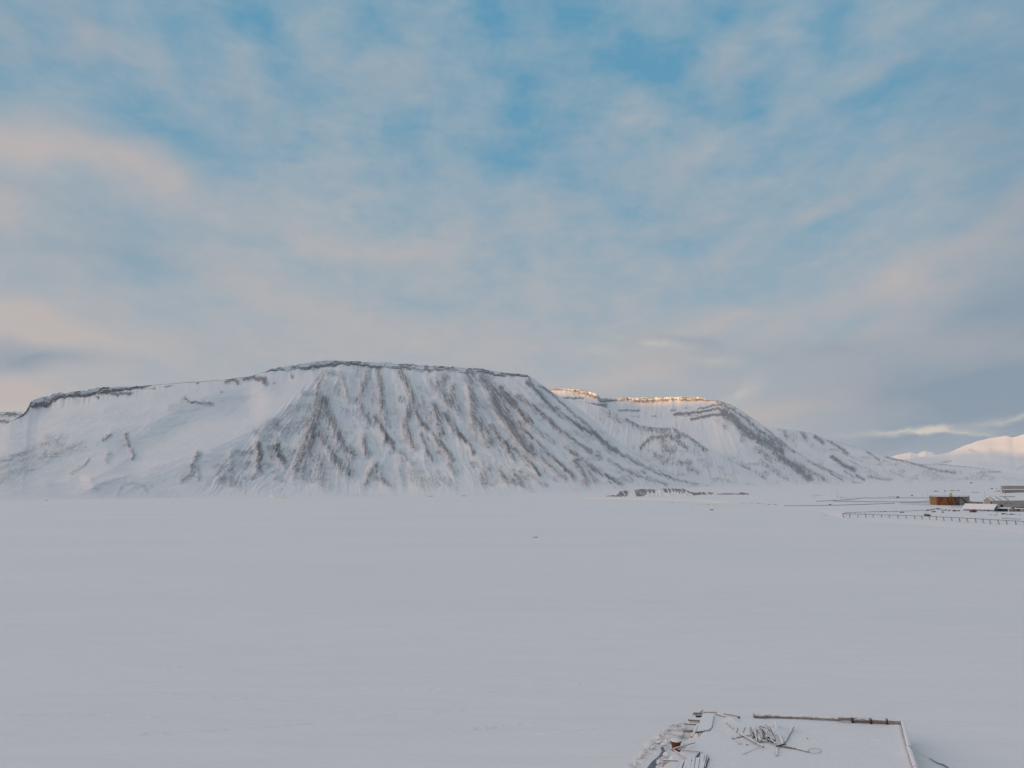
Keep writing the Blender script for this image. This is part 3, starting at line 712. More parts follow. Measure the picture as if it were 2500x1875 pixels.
# ---- third mountain, falling to the right
P3 = Z4([([(220,320),(240,370)],22,.6),([(370,330),(400,380)],22,.7),([(480,360),(540,410)],18,.8),([(580,390),(660,440),(740,500)],12,.8),([(620,530),(700,590),(800,640)],18,.9),
 ([(900,480),(1000,550)],12,.65),([(1060,530),(1200,560),(1330,595),(1420,620),(1500,645),(1640,660)],11,.68),([(1100,650),(1200,690)],18,.45),([(820,680),(880,720)],10,.85),([(720,650),(800,700)],10,.6),
 ([(920,690),(1000,710),(1100,720)],15,.6),([(160,300),(330,310),(480,345),(680,412),(820,450)],7,.5),([(250,350),(300,400)],18,.4),([(760,560),(860,620)],10,.5),([(640,460),(700,500),(860,560)],8,.5)])
def def_p3(px, py, s, t, X, Y):
    wx = px + 6 * fbm(px / 9, py / 9, 371, 3); wy = py + 3 * fbm(px / 9, py / 9, 372, 3)
    stk = fbm(px / 3, py / 7, 374, 3, .6); rks = strokes(px, py, P3, .6)
    rk = np.maximum(1.15 * strokes(wx, wy, P3, .9) * (.85 + .5 * stk), .58 * strokes(wx, wy, P3, .3) * (.7 + 1.5 * stk))
    rk = np.maximum(rk, .40 * sstep(.0, .2, fbm(px / 20, py / 9, 381, 4)) * (.8 + 1.5 * stk))
    g = ridged(s / 16, t * 2.4, 311, 4, .55)
    return (g - .62) * 26 + rks * 10 + fbm(X / 60, Y / 60, 315, 4, .6) * 10, np.clip(np.maximum(rk, .10 + .6 * np.clip(g - .7, 0, 1)), 0, 1.1) * (1 - .6 * sstep(1168, 1182, py))
mountain('mountain', MTN2, [(1820,1060,7600),(1876,1045,7600),(1900,1045,7600),(1924,1050,7550),(1960,1053,7500),(1991,1061,7450),(2015,1073,7400),(2050,1080,7350),(2091,1092,7250),(2123,1104,7150),(2161,1113,7050),
  (2197,1122,6950),(2232,1130,6850),(2270,1137,6750),(2310,1145,6600),(2400,1155,6500),(2480,1166,6400),(2600,1178,6300)],
  [(1800,5600,58),(2100,5500,56),(2400,5400,56),(2650,5400,56)], 800, 200, prof=(0.30, 1.5),
  guides=(1040.0, 1185.0, [(1750,1800,1750),(1880,1950,1900),(1950,2080,2000),(2050,2200,2110),(2150,2350,2230),(2300,2600,2420),(2500,2900,2600)]), deform=def_p3, back=1500, plateau=100, seed=12, sil=6)
# low dark moraine line in front of the far snowfield
P4 = Z4([([(1370,588),(1560,594),(1700,606),(1850,622),(2000,640)],7,.75),([(1850,655),(2010,652)],8,.7),([(1700,660),(1850,655)],5,.4)])
def def_p4(px, py, s, t, X, Y):
    wx = px; wy = py + 2 * fbm(px / 9, py / 9, 392, 3)
    return fbm(X / 60, Y / 60, 395, 4, .6) * 8, np.clip(strokes(wx, wy, P4, 1.1), 0, 1.1)
mountain('mountain', MTN2, [(2200,1140,7900),(2252,1133,7900),(2308,1134,7900),(2350,1138,7900),(2394,1143,7800),(2435,1149,7700),(2480,1158,7600),(2600,1166,7600),(2750,1170,7600)],
  [(2100,6300,60),(2500,6200,60),(2800,6200,60)], 500, 80, prof=(0.5, 1.4), deform=def_p4, back=800, plateau=60, seed=15, sil=3)
# ---- distant white peaks on the far right
def def_far(px, py, s, t, X, Y):
    d = fbm(X / 900, Y / 900, 415, 3, .5) * 40
    d = d + 45 * np.exp(-(seg_dist(px, py, [(2386, 1080), (2410, 1095), (2420, 1112), (2480, 1120)]) / 14) ** 2)
    rk = strokes(px, py, Z4([([(1530,575),(1600,566)],5,.7),([(1760,475),(1790,485)],10,.4),([(2150,630),(2212,605)],8,.4),([(1440,590),(1530,575)],3,.5)]), 1.0)
    return d, rk
mountain('mountain', MTN3, [(2030,1150,13000),(2120,1135,13000),(2220,1120,13200),(2290,1110,13400),(2316,1105,13500),(2350,1090,13600),(2385,1077,13700),(2420,1069,13800),(2456,1064,13800),(2472,1068,13800),(2500,1060,13800),
  (2560,1040,13800),(2650,1015,13800),(2800,1030,13800),(2950,1060,13800),(3300,1040,13800),(3900,1090,13800),(4800,1150,13800)],
  [(1950,11600,150),(2400,11400,150),(3000,11400,150),(4800,11400,150)], 1000, 160, prof=(0.3, 1.5), deform=def_far, back=2500, plateau=200, seed=21, sil=12)
mountain('mountain', MTN3, [(2080,1135,19500),(2150,1120,19500),(2180,1113,19500),(2200,1107,19500),(2222,1103,19500),(2240,1107,19500),(2258,1100,19500),(2276,1104,19500),(2310,1125,19500),(2360,1150,19500)],
  [(2000,14500,60),(2400,14500,60)], 300, 60, prof=(0.3, 1.3), deform=lambda px, py, s, t, X, Y: (fbm(X / 700, Y / 700, 435, 4) * 90, px * 0), back=2500, plateau=100, seed=25, sil=60)
# ---- far left mountain, only its end shows
PL1 = Z1([([(-60,540),(60,545),(190,545)],6,.8),([(-60,560),(120,560)],5,.6),([(-60,600),(30,595),(100,612)],14,.8)])
mountain('mountain', MTN2, [(-700,1040,6200),(-400,985,6200),(-200,995,6200),(0,1005,6200),(40,1005,6200),(62,1008,6200),(72,1020,6200),(110,1050,6000),(200,1100,5800)],
  [(-700,4200,0),(300,4200,0)], 500, 120, prof=(0.4, 1.5), cliff=[(-700,30),(60,30),(80,0),(300,0)],
  deform=lambda px, py, s, t, X, Y: (fbm(X / 80, Y / 80, 455, 4) * 30, np.clip(strokes(px, py, PL1, 1.0) + .1, 0, 1)), back=3000, plateau=600, seed=31, sil=8)

# ---- the mountain range behind the camera that holds the low sun off the fjord
bx, by = sx * 6000, sy * 6000
tx, ty = sy, -sx
ss = np.linspace(-13000, 13000, 260)
HB = 865 + 12500 * math.tan(SUN_EL)
hb = HB + fbm(ss / 700, ss * 0, 501, 4) * 150 - 25
rowsB = [(-1800, 0.0), (-1200, .25), (-700, .6), (-250, .9), (0, 1.0), (300, .9), (900, .5), (1500, .2), (2100, 0.0)]
XB = np.array([[bx + sx * -r + tx * s_ for s_ in ss] for r, _ in rowsB])
YB = np.array([[by + sy * -r + ty * s_ for s_ in ss] for r, _ in rowsB])
ZB = np.array([hb * f for _, f in rowsB])
ZB[1:-1] += 60 * fbm(XB[1:-1] / 500, YB[1:-1] / 500, 511, 4) * np.array([min(1, (1 - f) * 3) for _, f in rowsB])[1:-1, None]
ZB[0] -= 5; ZB[-1] -= 5
tag(grid_obj('mountain', XB, YB, ZB, MTN3, {'rock': ZB * 0 + .2, 'flow': np.stack([XB, YB, ZB], -1) / 50}), kind='structure')

# ------------------------------------------------------------------ dark bank (low bluff) on the shore
def mat_bank():
    m, t, b = new_mat('dark_gravel_bluff'); P = geo_pos(t)
    ra = t.node('ShaderNodeAttribute', attribute_name='rock').outputs['Fac']
    n = t.noise(t.mapping(P, scale=(0.12, 0.12, 0.05)), 1.0, 5, 0.65)
    n2 = t.noise(t.mapping(P, rot=(0, 0.5, 0), scale=(0.25, 0.25, 0.03)), 1.0, 4, 0.6)
    v = t.math('ADD', ra, t.math('MULTIPLY', t.math('SUBTRACT', n2, 0.5), 2.4))
    k = t.math('MULTIPLY', t.maprange(v, 0.42, 0.7), 0.86)
    t.put(b.inputs['Base Color'], t.mix(k, (0.80, 0.80, 0.81, 1), t.mix(n, (0.08, 0.074, 0.076, 1), (0.22, 0.19, 0.175, 1))))
    b.inputs['Roughness'].default_value = 0.9
    bump(t, n, 0.6, 2.0, b)
    return m
BANK = mat_bank()
bk = [(870,1049),(905,1042),(960,1040),(985,1018),(1000,1007),(1110,1000),(1150,992),(1260,995),(1330,988),(1480,990),(1530,1012),(1560,1018),(1710,1018),(1730,1030),(1860,1022),(1950,1020),(2000,1035),(2080,1046),(2180,1051),(2230,1056)]
bk = [(1200 + a / 3.16, 880 + b / 3.16) for a, b in bk]
def Yb_of(px): return 1960.0
cols = 500
pxs = np.linspace(bk[0][0], bk[-1][0], cols)
top = np.array([atY(p, q, 1985) for p, q in bk]); ta = top[:, 0] / top[:, 1]
A1 = np.linspace(ta[0], ta[-1], cols)
Zt = np.interp(A1, ta, top[:, 2]) + fbm(A1 * 500, A1 * 0, 600, 5, .6) * 4.5
rowsK = 70
vv = np.linspace(0, 1, rowsK)[:, None]
scal = fbm(A1 * 160, A1 * 0, 601, 3) * 16
Yk = 1925 + scal * (1 - vv) + 60 * vv
zbase = 0.5
Zk = zbase + (Zt - zbase) * np.clip(0.25 * vv + 0.75 * vv ** 1.3, 0, 1)
Zk = Zk + fbm(A1 * 500, vv * 6, 603, 4) * 6.0 * vv * (1 - vv) * 4
pxk, pyk = project(A1 * Yk, Yk, Zk)
bxx = (pxk - 1200) * 3.16
vb = np.interp(bxx, [870,985,1040,1062,1100,1115,1160,1200,1262,1275,1300,1330,1480,1500,1545,1560,1700,1712,1735,1750,1980,2000,2230],
    [.1,-.1,0,1.1,1.1,.05,.15,.55,.7,1.1,.75,.6,.55,.9,.7,.2,.25,1.1,1.1,.2,.25,.45,.4])
diag = fbm(bxx / 14 + vv * 4, vv * 1.5, 611, 3, .6)
dark = sstep(-.08, .10, vv - vb + .55 * diag) * (1 - .6 * sstep(.08, .2, fbm(bxx / 8 + vv * 5, vv * 1.3, 621, 3, .6))) * (0.85 + 0.8 * fbm(bxx / 9 + vv * 6, vv * 2, 615, 3, .6))
snowfan = 0
rkk = np.clip(dark - .8 * snowfan, 0, 1)
Yk2 = np.vstack([Yk, Yk[-1:] + 30, Yk[-1:] + 140]); Zk2 = np.vstack([Zk, Zk[-1:] * .98, Zk[-1:] * 0 - 1]); Zk2[0] = -1
rkk = np.vstack([rkk, rkk[-1:] * 0, rkk[-1:] * 0])
tag(grid_obj('hill', Yk2 * A1, Yk2, Zk2, BANK, {'rock': rkk}), kind='structure')

# the low snowy spit in front of it
def strip_terrain(name, pts, width, hgt, mat, seed, n=260):
    """low swell of snow along a polyline of world points"""
    P = np.array(pts)
    L = np.concatenate([[0], np.cumsum(np.hypot(*(np.diff(P[:, :2], axis=0).T)))])
    s_ = np.linspace(0, L[-1], n)
    cx = np.interp(s_, L, P[:, 0]); cy = np.interp(s_, L, P[:, 1])
    tx_ = np.gradient(cx); ty_ = np.gradient(cy); q = np.hypot(tx_, ty_); nx, ny = -ty_ / q, tx_ / q
    vs = np.linspace(-1, 1, 15)[:, None]
    wv_ = width * (1 + .6 * fbm(s_ / width / 2, s_ * 0, seed, 3))
    endf = np.clip(np.minimum(s_, L[-1] - s_) / (width * 3), 0, 1)
    X_ = cx + nx * vs * wv_; Y_ = cy + ny * vs * wv_
    Z_ = -0.15 + (1 - vs ** 2) * hgt * (endf ** .6) * (1 + 1.2 * fbm(X_ / width, Y_ / width, seed + 1, 4))
    return tag(grid_obj(name, X_, Y_, Z_, mat), kind='structure')
strip_terrain('snow_bank', [at(1333, 1217.5), at(1420, 1217), at(1560, 1219), at(1700, 1223), at(1800, 1229)], 22, 3.6, M['cream'], 700)

# ================================================================== OBJECTS
r5 = lambda X_, Y_: (2200 + X_ / 7.373, 1160 + Y_ / 7.373)
r6 = lambda X_, Y_: (1980 + X_ / 7.373, 1160 + Y_ / 7.373)
r7 = lambda X_, Y_: (1500 + X_ / 5.53, 1700 + Y_ / 5.53)
r8 = lambda X_, Y_: (1800 + X_ / 3.16, 1700 + Y_ / 3.16)
DZ = 2.0                                            # level of the quay deck
def on_deck(pt, dz=0.0): return Vector(at(pt[0], pt[1], DZ + dz))
def ppm(p):                                         # metres per photograph pixel at a world point
    return (p[1] * cP + (p[2] - H) * sP) / F

# ------------------------------------------------------------------ quay
quay = tag(empty('quay', at(1950, 1760, 0)), 'old timber quay buried in snow with broken left edge in the foreground', 'quay')
quay.location = (0, 0, 0)
lf = [r7(*p) for p in [(1200,232),(1165,330),(1120,480),(1090,535),(1010,565),(905,600),(905,690),(865,735),(805,775),(730,800),(660,870),(600,930),(540,985)]]
rt = [r8(*p) for p in [(1268,200),(1325,395),(1375,553)]]
Lw = np.array([at(*p, DZ)[:2] for p in lf]); Rw = np.array([at(*p, DZ)[:2] for p in rt])
# extend both sides towards the camera, out of the frame
dR = (Rw[-1] - Rw[0]) / np.linalg.norm(Rw[-1] - Rw[0])
Rw = np.vstack([Rw, Rw[-1] + dR * 34]); Lw = np.vstack([Lw, Lw[-1] + dR * 34])
def resample(P, n, nz=0, seed=0):
    L = np.concatenate([[0], np.cumsum(np.hypot(*np.diff(P, axis=0).T))])
    s_ = np.linspace(0, 1, n) ** 1.25 * L[-1]
    q = np.stack([np.interp(s_, L, P[:, 0]), np.interp(s_, L, P[:, 1])], -1)
    if nz: q[:, 0] += nz * fbm(s_ / 1.0, s_ * 0, seed, 4)
    return q
nr = 240
Lq = resample(Lw, nr, 0.8, 801); Rq = resample(Rw, nr)
u = np.concatenate([np.linspace(0, 1, 200)])
XD = Lq[:, :1] * (1 - u) + Rq[:, :1] * u; YD = Lq[:, 1:] * (1 - u) + Rq[:, 1:] * u
dl = (XD - Lq[:, :1]); dr = (Rq[:, :1] - XD)
ZD = DZ + 0.02 + 0.20 * fbm(XD / 4, YD / 4, 810, 5) + 0.025 * fbm(XD / .5, YD / .5, 811, 3)
ZD += 0.22 * np.exp(-(dr / 0.9) ** 2) * (0.7 + fbm(YD / 2, YD * 0, 812, 3)) * sstep(0, .6, dr)
ZD -= 0.55 * np.exp(-(dl / 0.30) ** 2)
# planks show through as shallow furrows near the broken left edge
ax = XD * dR[1] - YD * dR[0]
fur = np.exp(-(dl / 2.6) ** 2) * sstep(0.45, 0.9, np.linspace(0, 1, nr))[:, None] * 0
ZD -= fur * 0.06 * (0.5 + 0.5 * np.sin(ax * 18))
hp = at(1853, 1790, DZ)
ZD += 0.5 * np.exp(-(((XD - hp[0] - 1.3) / 1.7) ** 2 + ((YD - hp[1]) / 1.2) ** 2))
hp2 = at(*r7(1600, 330), DZ)
ZD += 0.22 * np.exp(-(((XD - hp2[0]) / .7) ** 2 + ((YD - hp2[1]) / .9) ** 2))
QS = M['snowcap']
# skirt down on the left: snow slope over the broken edge
nsk = 14
ks = np.linspace(0, 1, nsk + 1)[:0:-1][None, :]
off = (1.3 + 1.3 * fbm(Lq[:, 1] / 3, Lq[:, 1] * 0, 820, 3))[:, None]
XS = Lq[:, :1] - off * ks; YS = Lq[:, 1:] + 0 * ks
ZS = (DZ - .45) * (1 - ks ** .8) + .35 * fbm(XS / 0.7, YS / 0.7, 821, 4) * (1 - abs(2 * ks - 1)) + 0.05 - 0.3 * (ks > .99)
sk = slice(int(nr * .12), nr)
grid_obj('snow_slope', XS[sk], YS[sk], ZS[sk], M['cream'], parent=quay)
grid_obj('snow_cover', XD, YD, ZD, QS, parent=quay)
# timber crib under the snow
mb = MB()
for k in range(len(Rq) - 1):
    if k % 8 == 0 and k + 8 < len(Rq):
        a_, b_ = Rq[k], Rq[k + 8]
        for lv in range(5):
            mb.beam((a_[0] - .1, a_[1], .2 + lv * .38), (b_[0] - .1, b_[1], .2 + lv * .38), .3, .34)
a_, b_ = Lq[0] + np.array([.3, -.1]), Rq[0] + np.array([-.3, -.1])
for lv in range(5): mb.beam((a_[0], a_[1], .2 + lv * .38), (b_[0], b_[1], .2 + lv * .38), .3, .34)
mb.build('timber_wall', M['wood_bare'], quay)
for k in range(0, 15):
    f_ = k / 14; p = a_ * (1 - f_) + b_ * f_
    m_ = MB(); m_.bar((p[0], p[1] + .22, -.4), (p[0], p[1] + .22, 1.75), .16, 8, seg=3, rag=.1); m_.build('pile', M['wood_dark'], quay)
# curb beams along the front and right edges
def curb(p, q, r, mat, n=10, dz=.1, name='curb_beam'):
    P = on_deck(p, dz); Q = on_deck(q, dz)
    m_ = MB(); m_.bar(P, Q, r, n, rag=.10, seg=8); return m_.build(name, mat, quay)
wl = M['frosted']
curb(r8(125,146), r8(575,163), .24, M['wood'], dz=.2)
curb(r8(128,156), r8(225,160), .13, M['wood_bare'], dz=.14)
curb(r8(575,165), r8(800,176), .16, M['wood'], dz=.2)
curb(r8(780,170), r8(1220,182), .14, M['wood_bare'], dz=.42)
curb(r8(880,186), r8(1270,212), .15, M['wood_bare'], dz=.16)
curb(r8(800,172), r8(1270,193), .21, M['wood'], dz=.36)
curb(r8(1276,197), r8(1326,396), .22, wl, dz=.28)
curb(r8(1322,400), r8(1376,556), .22, wl, dz=.26)
curb(r8(1268,205), r8(1318,400), .12, M['wood_bare'], dz=.14)
P = on_deck(r8(1376, 560), .26); m_ = MB(); m_.bar(P, P + Vector((dR[0], dR[1], 0)) * 30, .22, 10, seg=8, rag=.1); m_.build('curb_beam', wl, quay)
for X_ in (885, 1025, 1150):
    P = on_deck(r8(X_, 172 + (X_ - 800) * .0447), .36); e_ = Vector((1, -.1, 0)).normalized() * .09
    m_ = MB(); m_.bar(P - e_, P + e_, .25, 10); m_.bar(P - e_ - Vector((0, .1, .3)), P + e_ - Vector((0, .1, .3)), .2, 10); m_.build('clamp', M['wood_dark'], quay)
# planks of the broken corner
for (p, q, wd) in [((1222,236),(1135,478),.42),((1246,232),(1180,474),.34),((1270,230),(1225,468),.30),((1296,245),(1262,462),.28),((1328,250),(1292,440),.26)]:
    m_ = MB(); P = on_deck(r7(*p), .12); Q = on_deck(r7(*q), .10); m_.beam(P, Q, wd, .14); m_.build('deck_plank', M['frosted'], quay)
for (p, q, r) in [((1092,492),(1292,466),.07),((1292,466),(1322,400),.05),((1240,228),(1232,290),.06),((1286,235),(1242,372),.05)]:
    m_ = MB(); m_.bar(on_deck(r7(*p), .06), on_deck(r7(*q), .06), r, 8, rag=.2, seg=4); m_.build('gap_shade_bar', M['wood_dark'], quay)  # dark bars draw the plank edges and the shaded gap between planks
# dark bars for the shade in the deck recess and the plank gap at the bottom
for (p, q, r) in [((1148,758),(1120,800),.09),((1120,800),(1085,832),.09),((1085,832),(1012,838),.05),((1272,838),(1245,890),.09),((1245,890),(1222,975),.11)]:
    m_ = MB(); m_.bar(on_deck(r7(*p), .10), on_deck(r7(*q), .10), r, 8, rag=.25, seg=4); m_.build('gap_shade_bar', M['wood_dark'], quay)
for i, (p, q, wd) in enumerate([((1035,850),(1000,1010),.3),((1080,845),(1050,1010),.28),((1125,830),(1100,1010),.26),((1165,820),(1145,1010),.24),((1205,812),(1185,1010),.24),((1262,800),(1205,1010),.10),((985,868),(940,1010),.22),((930,880),(880,1010),.22)]):
    m_ = MB(); P = on_deck(r7(*p), .13); Q = on_deck(r7(*q), .16); m_.beam(P + Vector((0, random.uniform(-.5, .5), 0)), Q + (Q - P) * 1.5, wd * random.uniform(1.0, 1.35), .12 + random.uniform(0, .1)); m_.build('deck_plank', M['frosted'], quay)
for i, Y_ in enumerate((862, 884, 905, 926, 944, 962, 980)):
    m_ = MB(); z_ = DZ + .02 - .10 * i
    P = Vector(at(*r7(655 - i * 3, Y_), z_)); Q = Vector(at(*r7(850 - i * 12, Y_ + 8), z_))
    m_.beam(P, Q, .3, .13); m_.build('crib_timber', M['frosted'] if i % 2 else M['wood'], quay)

# ------------------------------------------------------------------ loose logs and beams on and around the quay
def log(p, q, thick, mat, label, dz=.1, dz2=None, group=None, name='log', cat='log', tan=None, z0=None, sq=False):
    zb0 = DZ if z0 is None else z0
    P = Vector(at(p[0], p[1], zb0 + dz)); Q = Vector(at(q[0], q[1], zb0 + (dz if dz2 is None else dz2)))
    c = (P + Q) / 2; r = thick / 2 / 5.53 * ppm(c) * 1.3
    m_ = MB()
    if sq: m_.beam(P - c, Q - c, 2 * r, 2 * r * .8)
    else: m_.bar(P - c, Q - c, r, 9, rag=.12, taper=.15, seg=6)
    o = m_.build(name, M[mat]); o.location = c
    return tag(o, label, cat, group)
L7 = [
 ((1065,226),(1205,228),16,'wood_bare','uppermost short timber jutting left from the far broken corner of the quay',.0),
 ((1055,246),(1195,248),15,'frosted','frosted beam end just under the uppermost timber at the broken corner',-.2),
 ((1098,270),(1182,272),20,'wood_dark','dark stub between the frosted beam ends at the broken corner',-.5),
 ((995,318),(1165,332),16,'wood_bare','long weathered beam sticking out left with its end darkest, third step down the corner',-.1),
 ((1010,342),(1160,350),14,'frosted','snow coated beam between two bare beams on the left edge of the quay',-.3),
 ((948,362),(1120,378),28,'wood','thickest grey beam end jutting left above the frozen crack',-.2),
 ((995,372),(1152,370),14,'frosted','thin white pole lying across the thickest grey beam end',.05),
 ((932,464),(1062,470),34,'wood_tan','short fat tan log lying below the stack of beam ends',-.4),
 ((1130,380),(1040,552),28,'frosted','frosted round log leaning down the left edge between deck planks and tan log',.1),
 ((1142,228),(1196,188),12,'wood_bare','upright splinter sticking up at the far left corner of the quay',.05),
 ((1205,214),(1388,217),10,'wood_bare','thin dark stick lying along the far edge by the broken corner',.15),
 ((1358,228),(1492,275),15,'wood','short pole slanting off the far edge right of the broken planks',.12),
 ((1480,230),(1692,268),14,'wood','pole lying along the far edge left of the long curb beam',.15),
 ((1672,285),(1690,292),18,'wood_dark','stubby dark knob of wood at the end of the pole on the far edge',.1),
 ((752,718),(1092,622),14,'wood','long pole laid across the front of the rusty bollard',.35),
 ((792,722),(1040,864),15,'frosted','frosted pole running down from the rusty bollard to the dark hollow',.25),
 ((860,712),(1192,750),13,'frosted','pole along the upper rim of the sunken deck corner',.15),
 ((1518,348),(1608,440),13,'wood','short pole left of the log heap, half sunk in a drift',.1),
 ((1592,568),(1742,532),15,'wood','dark ended pole lying left of the heap under the longest log',.12),
 ((1742,532),(1892,515),12,'frosted','frosted pole leading from the crossing into the foot of the heap',.2),
 ((1690,502),(2012,682),20,'wood','longest snow topped log slanting out in front of the heap',.22),
 ((1600,530),(1702,642),16,'frosted','stubby frosted pole crossing the dark ended pole on the left of the heap',.1),
 ((1735,780),(1940,690),5,'wood','thin twig lying alone on the snow in front of the heap',.06),
 ((1780,650),(1808,656),8,'wood_dark','tiny dark chip on the snow below the longest log',.05),
 ((1650,490),(1668,425),7,'wood_dark','thin dark splinter poking up from the drift left of the heap',.1),
 ((1740,490),(1765,420),7,'wood_dark','thin dark splinter just left of the bundle of poles',.1),
]
for p, q, th, mt, lb, dz in L7:
    log(r7(*p), r7(*q), th, mt, lb, dz=dz, group='loose timbers on the quay')
L8 = [
 ((290,205),(352,372),18,'frosted','thick snow coated beam standing out of the right side of the heap',.35,.15),
 ((432,236),(364,356),13,'wood','dark edged pole leaning to the upper right of the heap',.35,.1),
 ((320,382),(450,404),11,'wood_bare','red brown plank stretching right from the foot of the heap',.08,.08),
 ((450,402),(550,428),11,'wood','tapered end piece of driftwood at the right tip of the heap',.06,.06),
 ((308,388),(304,456),11,'frosted','short frosted pole pointing straight down from the heap',.08,.08),
 ((300,385),(375,365),9,'wood_dark','dark splintered stub where the right hand beams meet',.2,.2),
 ((540,328),(548,330),9,'wood_dark','small dark chip on open snow right of the heap',.05,.05),
]
for p, q, th, mt, lb, dz, dz2 in L8:
    log(r8(*p), r8(*q), th * 1.75, mt, lb, dz=dz, dz2=dz2, group='loose timbers on the quay')
# the bundle of poles that nothing tells apart
random.seed(21)
for k in range(24):
    f_ = k / 23
    x0 = 1835 + 265 * f_ + random.uniform(-12, 12); y0 = 425 - 30 * f_ + random.uniform(-35, 40)
    x1 = x0 + random.gauss(70, 42); y1 = y0 + random.uniform(70, 190)
    zt = .35 + random.uniform(-.05, .45)
    log(r7(x0, y0), r7(x1, min(y1, 612)), random.uniform(9, 18), random.choice(['frosted', 'frosted', 'frosted', 'wood', 'wood', 'wood_dark']),
        'frosted pole in the jumbled bundle at the middle of the log heap', dz=zt, dz2=.12 + random.uniform(0, .15), group='poles in the jumbled bundle')
for (p, q) in [((1870,560),(1925,500)),((1890,520),(1960,585)),((1930,580),(2080,600)),((2010,560),(2140,622)),((2060,540),(2170,600)),((2110,575),(2175,640)),((1950,600),(2060,598)),((1895,475),(1985,600))]:
    log(r7(*p), r7(*q), random.uniform(12, 18), random.choice(['frosted', 'wood', 'wood_dark']), 'dark footed pole lying across the base of the log heap', dz=.15, dz2=.25, group='poles across the base of the heap')
# wire loop
pts = [on_deck(r8(545 + 52 * (1 - math.cos(t_)) , 418 - 18 * math.sin(t_) + 3), .12) for t_ in np.linspace(0, 2 * math.pi, 22)]
m_ = MB()
for a_, b_ in zip(pts[:-1], pts[1:]): m_.bar(a_, b_, .016, 5)
tag(m_.build('wire_loop', M['pipe']), 'thin wire loop lying on the snow right of the log heap', 'wire')

# rusty mooring bollard, snow on its head
bp = Vector(at(*r7(832, 690), DZ - .35))
bol = tag(empty('bollard', bp), 'rusty red mooring bollard with snow on its head at the left edge of the quay', 'bollard')
def lathe(prof, n=20):
    m_ = MB(); vs = []
    for r, z in prof:
        for j in range(n): vs.append((r * math.cos(2 * math.pi * j / n), r * math.sin(2 * math.pi * j / n), z))
    fs = [(k*n+j, k*n+(j+1) % n, (k+1)*n+(j+1) % n, (k+1)*n+j) for k in range(len(prof) - 1) for j in range(n)]
    fs += [tuple(reversed(range(n))), tuple(range((len(prof) - 1) * n, len(prof) * n))]
    m_.add(vs, fs); return m_
lathe([(.42, -.3), (.43, .1), (.46, .3), (.50, .45), (.56, .52), (.58, .60), (.5, .66)]).build('post', M['rust'], bol, True)
lathe([(.52, .64), (.56, .68), (.46, .76), (.2, .80)], 16).build('snow_cap', M['snowcap'], bol, True)

# added brown log standing in for the dark shaded hole under the deck edge
tag(log(r7(880,836), r7(990,852), 26, 'scrap', 'brown timber laid in for the dark hole under the broken deck', dz=-.1), group='loose timbers on the quay')

# ------------------------------------------------------------------ open lead with young ice, and ice rubble beside the quay
def sheet(name, pts, z, mat, smooth=False):
    vs = [(p[0], p[1], z) for p in pts]
    return tag(mesh_obj(name, vs, [tuple(range(len(vs)))], mat), kind='structure')
lead = [(430,985),(470,930),(510,880),(560,840),(605,800),(640,740),(620,700),(650,680),(690,745),(680,790),(640,830),(600,860),(575,930),(540,985)]
sheet('water_and_shade', [at(*r7(*p), 0) for p in lead], .02, M['lead'])
# raised snowy rim on the far side of the lead
strip_terrain('snow_rim', [at(*r7(*p), 0) for p in [(215,1000),(300,880),(400,780),(500,690),(590,600),(690,520),(780,430),(850,370)]], 1.7, .22, M['cream'], 830, 160)
strip_terrain('snow_rim', [at(*r7(*p), 0) for p in [(330,1000),(430,860),(530,770),(600,690),(700,600),(800,500),(900,420)]], 1.2, .16, M['ice'], 835, 160)
def chunk_mesh(seed):
    rnd = random.Random(seed)
    import bmesh
    bm = bmesh.new()
    pts = [Vector((rnd.uniform(-1, 1), rnd.uniform(-1, 1), rnd.uniform(-.6, .6))).normalized() * rnd.uniform(.7, 1) for _ in range(13)]
    for p in pts: bm.verts.new((p.x, p.y, p.z * .6))
    bmesh.ops.convex_hull(bm, input=bm.verts)
    bmesh.ops.bevel(bm, geom=list(bm.edges), offset=.06, segments=1, affect='EDGES')
    me = bpy.data.meshes.new('ice_block'); bm.to_mesh(me); bm.free()
    return me
chunks = []
for k in range(7):
    me = chunk_mesh(900 + k); me.materials.append(M['snowcap'] if k in (0, 4) else M['ice']); chunks.append(me)
rnd = random.Random(5)
path = [(260,960),(340,860),(440,760),(520,680),(600,600),(690,520),(780,440),(860,385)]
path2 = [(560,990),(610,900),(680,830),(700,760),(640,680),(720,610),(820,560),(880,480),(930,420)]
def along(pth, f_):
    k = f_ * (len(pth) - 1); i = min(int(k), len(pth) - 2); q = k - i
    return pth[i][0] * (1 - q) + pth[i + 1][0] * q, pth[i][1] * (1 - q) + pth[i + 1][1] * q
def inside_lead(x, y):
    c = False; n = len(lead)
    for i in range(n):
        (x0, y0), (x1, y1) = lead[i], lead[i - 1]
        if (y0 > y) != (y1 > y) and x < (x1 - x0) * (y - y0) / (y1 - y0) + x0: c = not c
    return c
cnt = 0
